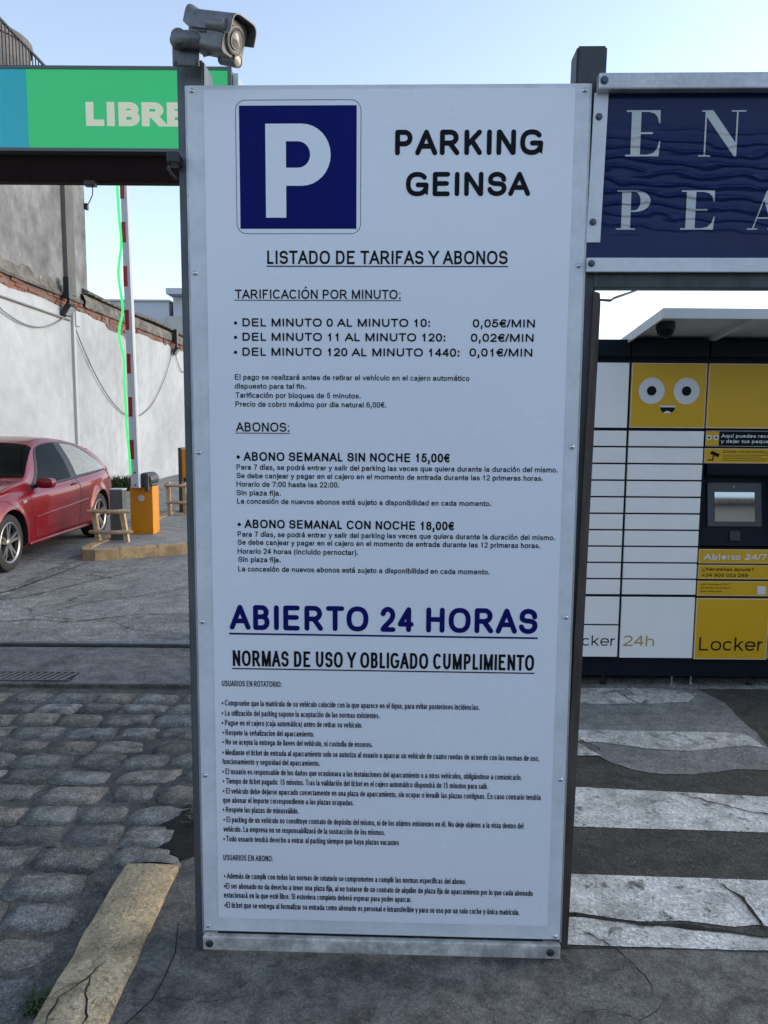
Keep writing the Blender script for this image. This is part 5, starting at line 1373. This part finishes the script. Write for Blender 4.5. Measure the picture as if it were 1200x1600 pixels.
slab("roof_sheet", 0.0125, x1, 0.0125, 0.95, 0.062, 0.062+sl_*0.94, 0.006, M['awning_under'])
for k in range(5):
    slab("rib", 0.5+k*0.5, 0.53+k*0.5, 0.02, 0.94, 0.055, 0.055+sl_*0.92, 0.03, M['awning_under'])
MB().box(0.7, 0.76, 0.8, 0.86, -0.05, -0.025).box(1.9, 1.96, 0.8, 0.86, -0.05, -0.025).build("support", M['lk_navy'], aw)
dc = thing("dome_camera", "small black dome camera fixed under the front corner of the awning", "camera", (1.565, 4.38, 2.20))
MB().lathe((0, 0, 0.0), (0, 0, -1), [(-0.03, 0.05), (0.0, 0.052), (0.012, 0.052), (0.014, 0.048)], 24).build("base", M['black'], dc, smooth=40)
MB().lathe((0, 0, -0.014), (0, 0, -1), [(0, 0.046), (0.02, 0.043), (0.035, 0.032), (0.045, 0.016), (0.048, 0.0003)], 24).build("dome", M['lk_gloss'], dc, smooth=60)

# ================================================================== RED CAR
M['car_red'] = mat("metallic_red_paint", (0.20, 0.002, 0.012), 0.32, metal=0.25, coat=0.6, spec=0.3)
M['car_glass'] = mat("tinted_car_glass", (0.004, 0.005, 0.005), 0.05, spec=0.04)
M['car_glass_pale'] = mat("pale_rear_glass", (0.24, 0.245, 0.225), 0.15, spec=0.3, fine=0.25, fscale=30)  # pale grey tint in the rear side glass colour
M['car_black'] = mat("car_black_trim", (0.012, 0.012, 0.013), 0.5)
M['tyre'] = mat("tyre_rubber", (0.018, 0.018, 0.019), 0.8)
M['rim'] = mat("alloy_rim_silver", (0.26, 0.26, 0.265), 0.3, metal=0.7)
M['rim_dark'] = mat("brake_dark", (0.03, 0.03, 0.032), 0.6, metal=0.3)  # dark disc behind the wheel spokes
M['car_lamp'] = mat("lamp_clear_glass", (0.45, 0.46, 0.47), 0.08, metal=0.4)
M['car_redlamp'] = mat("tail_lamp_red", (0.25, 0.006, 0.008), 0.1)
car = thing("parked_car", "red three-door hatchback parked beside the white wall, nose towards the viewer", "car", (-5.02, 7.50, 0))
# stations along the car: s, top (centre line), belt, half width, sill
ST = [(0.00, .52, .50, .60, .30), (0.05, .62, .58, .72, .24), (0.22, .74, .70, .83, .20), (0.50, .84, .80, .895, .19), (0.88, .91, .835, .915, .19), (1.22, .96, .85, .915, .19),
      (1.45, 1.00, .86, .915, .19), (1.80, 1.20, .868, .915, .19), (2.15, 1.385, .876, .915, .19), (2.55, 1.455, .888, .92, .19), (3.00, 1.445, .905, .92, .19), (3.40, 1.395, .922, .92, .19),
      (3.75, 1.305, .938, .905, .20), (4.00, 1.185, .945, .88, .22), (4.18, 1.03, .925, .85, .25), (4.30, .90, .87, .82, .27), (4.37, .76, .74, .78, .30)]
def crm(p0, p1, p2, p3, t):
    return 0.5*((2*p1)+(p2-p0)*t+(2*p0-5*p1+4*p2-p3)*t*t+(3*p1-p0-3*p2+p3)*t**3)
def station(s):
    s = max(ST[0][0], min(ST[-1][0]-1e-6, s))
    for i in range(len(ST)-1):
        if ST[i][0] <= s <= ST[i+1][0]: break
    t = (s-ST[i][0])/(ST[i+1][0]-ST[i][0])
    g_ = lambda j: ST[max(0, min(len(ST)-1, j))]
    return [crm(g_(i-1)[k], g_(i)[k], g_(i+1)[k], g_(i+2)[k], t) for k in range(1, 5)]
def flare(s, z):
    f = 0
    for sw in (0.88, 3.57):
        d = math.hypot(s-sw, z-0.32)
        f += 0.030*math.exp(-((d-0.37)/0.055)**2)
    return f
def section(s):
    top, belt, w, sill = station(s); H = top-belt
    wg = w*0.925; wt = w*0.93 - max(0, H-0.06)*0.50
    P = [(0, sill), (w*0.80, sill), (w*0.965, sill+0.05), (w*0.985, sill+0.16), (w*0.995, (sill+belt)/2), (w*1.0, belt-0.22), (w*0.985, belt-0.08), (wg, belt),
         (wg+(wt-wg)*0.45, belt+H*0.42), (wt+0.0, belt+H*0.80), (wt-0.06, belt+H*0.93), (wt*0.62, belt+H*0.985), (0, top)]
    return P
def surf(s, t):
    P = section(s); n = len(P)-1; t = max(0, min(n-1e-6, t)); i = int(t); u = t-i
    g_ = lambda j: P[max(0, min(n, j))] if j <= n else (-P[2*n-j][0], P[2*n-j][1])
    y = crm(g_(i-1)[0], g_(i)[0], g_(i+1)[0], g_(i+2)[0], u); z = crm(g_(i-1)[1], g_(i)[1], g_(i+1)[1], g_(i+2)[1], u)
    if 2 <= t <= 7: y += flare(s, z)
    return y, z
def cpt(s, t, side=1, off=0.0):
    y, z = surf(s, t)
    if off:
        y2, z2 = surf(s, t+0.05); y1_, z1_ = surf(s, t-0.05)
        d = Vector((y2-y1_, z2-z1_)); nn = Vector((d.y, -d.x))
        if nn.length > 0: nn.normalize()
        y += nn.x*off; z += nn.y*off
    return (side*y, s, z)
NS, NT = 150, 60
vs = []; fs = []
ss = [4.37*i/NS for i in range(NS+1)]
ring = 2*NT
for s in ss:
    for j in range(NT+1): vs.append(cpt(s, 12*j/NT, 1))
    for j in range(NT-1, 0, -1): vs.append(cpt(s, 12*j/NT, -1))
for i in range(NS):
    for j in range(ring):
        a = i*ring+j; b = i*ring+(j+1) % ring; fs.append((a, b, b+ring, a+ring))
fs += [tuple(range(ring-1, -1, -1)), tuple(range(NS*ring, (NS+1)*ring))]
body = MB().add(vs, fs).build("body", [M['car_red'], M['car_black']], car)
cut = MB()
for sw in (0.88, 3.57):
    for sd_ in (-1, 1):
        cut.cyl((sd_*0.60, sw, 0.325), (sd_*1.15, sw, 0.325), 0.365, n=48)
cut_o = cut.build("arch_cutter", M['car_black'], car)
md = body.modifiers.new("arches", 'BOOLEAN'); md.operation = 'DIFFERENCE'; md.object = cut_o; md.solver = 'EXACT'; md.material_mode = 'TRANSFER'
dg = bpy.context.evaluated_depsgraph_get(); dg.update()
me = bpy.data.meshes.new_from_object(body.evaluated_get(dg))
body.modifiers.clear(); body.data = me
bpy.data.objects.remove(cut_o)
me.polygons.foreach_set("use_smooth", [True]*len(me.polygons)); me.set_sharp_from_angle(angle=R(35))
def patch(name, sf_, sr_, t0, t1, m, ns=16, nt=10, off=0.006, sides=(1, -1), full=False):
    """a patch on the body surface; sf_/sr_ give the s limits for a row 0..1"""
    for sd_ in sides:
        vs = []; fs = []
        for j in range(nt+1):
            v = j/nt; t = t0+(t1-t0)*v; a = sf_(v); b = sr_(v)
            for i in range(ns+1): vs.append(cpt(a+(b-a)*i/ns, t, sd_, off))
        for j in range(nt):
            for i in range(ns):
                a = j*(ns+1)+i; fs.append((a, a+1, a+ns+2, a+ns+1))
        MB().add(vs, fs).build(name, m, car, smooth=0)
# side windows: black surround then glass
patch("window_surround", lambda v: 1.43+0.80*v**1.05, lambda v: 4.10-0.80*v**1.6, 7.04, 9.35, M['car_black'], 40, 14, 0.004)
patch("front_side_window", lambda v: 1.62+0.66*v, lambda v: 2.72+0.06*v, 7.14, 9.22, M['car_glass'], 24, 12, 0.008)
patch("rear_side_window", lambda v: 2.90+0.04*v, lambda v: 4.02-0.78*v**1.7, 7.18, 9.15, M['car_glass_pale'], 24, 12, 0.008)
patch("windscreen", lambda v: 1.50-0.06*v**0.5, lambda v: 2.12+0.04*v, 9.55, 12, M['car_glass'], 14, 10, 0.006)
patch("rear_window", lambda v: 3.98, lambda v: 4.17, 10.0, 12, M['car_glass'], 8, 8, 0.006)
# seams, rubbing strip, sill
def seam(pts, w, m, name, off=0.003, sides=(1, -1)):
    for sd_ in sides:
        L_ = [Vector(cpt(s, t, sd_, off)) for s, t in pts]
        MB().tube(L_, w, 4).build(name, m, car, smooth=0)
def lin(a, b, n=14): return [(a[0]+(b[0]-a[0])*i/n, a[1]+(b[1]-a[1])*i/n) for i in range(n+1)]
seam(lin((1.42, 7.0), (1.40, 5.0), 8)+lin((1.40, 4.8), (1.52, 2.6), 8), 0.004, M['car_black'], "door_seam", 0.0)
seam(lin((2.84, 7.0), (2.86, 5.2), 8)+lin((2.86, 5.0), (2.80, 2.6), 8), 0.004, M['car_black'], "door_seam", 0.0)
seam(lin((1.52, 2.6), (2.80, 2.6), 20), 0.004, M['car_black'], "door_seam", 0.0)
seam(lin((1.50, 4.05), (3.10, 4.35), 24), 0.011, M['car_red'], "rubbing_strip", 0.004)
seam(lin((1.36, 1.95), (3.12, 1.95), 24), 0.022, M['car_red'], "side_skirt", 0.004)
seam(lin((1.46, 7.02), (4.14, 7.02), 30), 0.007, M['car_black'], "window_seal", 0.003)
for sd_ in (1, -1):
    h = [Vector(cpt(2.60+0.02*k, 6.25, sd_, 0.008+0.022*math.sin(math.pi*k/9))) for k in range(10)]
    MB().tube(h, 0.012, 8).build("door_handle", M['car_red'], car, smooth=0)
    # mirror
    p = Vector(cpt(1.66, 7.15, sd_))
    vs = []
    for f, kx, kz in ((-0.05, 0.55, 0.55), (-0.035, 0.9, 0.9), (0.03, 1, 1), (0.06, 0.94, 0.92)):
        for k in range(20):
            a = 2*math.pi*k/20; c, s_ = math.cos(a), math.sin(a)
            vs.append((p.x+sd_*(0.14+0.105*kx*math.copysign(abs(c)**0.6, c)), p.y-0.02+f, p.z+0.045+0.065*kz*math.copysign(abs(s_)**0.6, s_)))
    fs = [(i*20+k, i*20+(k+1) % 20, (i+1)*20+(k+1) % 20, (i+1)*20+k) for i in range(3) for k in range(20)] + [tuple(range(19, -1, -1)), tuple(range(60, 80))]
    mi_ = MB().add(vs, fs).build("mirror", M['car_red'], car, smooth=50)
    MB().tube([tuple(p+Vector((-sd_*0.02, 0, 0))), tuple(p+Vector((sd_*0.06, -0.01, 0.02)))], 0.022, 8).build("mirror_stalk", M['car_black'], mi_)
    MB().add([(p.x+sd_*(0.14+0.088*math.cos(2*math.pi*k/16)), p.y+0.0415, p.z+0.045+0.05*math.sin(2*math.pi*k/16)) for k in range(16)], [tuple(range(16))]).build("mirror_glass", M['car_lamp'], mi_)
# spoiler, lamps, aerial, plate
vs = []
for x in (-0.55, -0.4, 0.4, 0.55):
    zz = 1.29 if abs(x) < 0.5 else 1.26
    vs += [(x, 3.80, zz-0.005), (x, 4.08, zz-0.03), (x, 4.08, zz+0.0), (x, 3.80, zz+0.02)]
fs = [(i*4+k, i*4+(k+1) % 4, (i+1)*4+(k+1) % 4, (i+1)*4+k) for i in range(3) for k in range(4)] + [(3, 2, 1, 0), (12, 13, 14, 15)]
MB().add(vs, fs).build("spoiler", M['car_red'], car, smooth=30)
patch("headlight", lambda v: 0.10+0.05*v, lambda v: 0.42+0.30*v, 5.3, 7.1, M['car_lamp'], 10, 6, 0.006)
patch("tail_lamp", lambda v: 4.06+0.02*v, lambda v: 4.24, 5.6, 7.2, M['car_redlamp'], 8, 6, 0.006)
patch("side_repeater", lambda v: 1.20, lambda v: 1.29, 5.65, 5.9, M['car_lamp'], 3, 2, 0.006)
MB().tube([(0, 2.25, 1.41), (0, 2.10, 1.62)], 0.004, 6).build("aerial", M['car_black'], car)
MB().box(-0.26, 0.26, -0.02, -0.005, 0.40, 0.51).build("number_plate", M['arm_white'], car)
MB().box(-0.45, 0.45, -0.012, 0.02, 0.24, 0.38).build("grille", M['car_black'], car)
MB().box(-0.7, 0.7, 0.3, 4.1, 0.19, 0.24).build("underbody", M['car_black'], car)
def wheel(sd_, sw):
    w = bpy.data.objects.new("wheel", None)
    # tyre carries the other pieces
    c = (sd_*0.80, sw, 0.32); ax = (sd_, 0, 0)
    ty = MB().lathe(c, ax, [(-0.10, 0.20), (-0.105, 0.27), (-0.095, 0.305), (-0.07, 0.318), (0.07, 0.318), (0.095, 0.305), (0.105, 0.27), (0.098, 0.232), (0.085, 0.222), (0.0, 0.215), (-0.10, 0.20)], 48).build("wheel", M['tyre'], car, smooth=40)
    MB().lathe(c, ax, [(0.02, 0.001), (0.02, 0.20), (0.03, 0.214)], 40).build("brake", M['rim_dark'], ty)
    rm = MB().lathe(c, ax, [(0.03, 0.218), (0.085, 0.222), (0.100, 0.230), (0.104, 0.222), (0.092, 0.205), (0.05, 0.202)], 48)
    c_ = Vector(c); A = Vector(ax)
    for k in range(5):
        a0 = 2*math.pi*k/5 + 0.3
        for da in (-0.17, 0.17):
            a = a0+da; d0 = Vector((0, math.cos(a0+da*0.9), math.sin(a0+da*0.9))); d1 = Vector((0, math.cos(a), math.sin(a)))
            p0 = c_+A*0.078+d0*0.035; p1 = c_+A*0.088+d1*0.208; q = A.cross(d1).normalized()
            vs = []
            for p, ww in ((p0, 0.020), (p1, 0.013)):
                vs += [p+q*ww, p-q*ww, p-q*ww*1.1-A*0.03, p+q*ww*1.1-A*0.03]
            rm.add(vs, [(0, 1, 5, 4), (1, 2, 6, 5), (2, 3, 7, 6), (3, 0, 4, 7), (0, 3, 2, 1), (4, 5, 6, 7)])
    rm.lathe(c, ax, [(0.05, 0.05), (0.082, 0.046), (0.090, 0.030), (0.091, 0.001)], 20)
    rm.build("rim", M['rim'], ty, smooth=35)
    bpy.data.objects.remove(w)
for sd_ in (1, -1):
    for sw in (0.88, 3.57): wheel(sd_, sw)
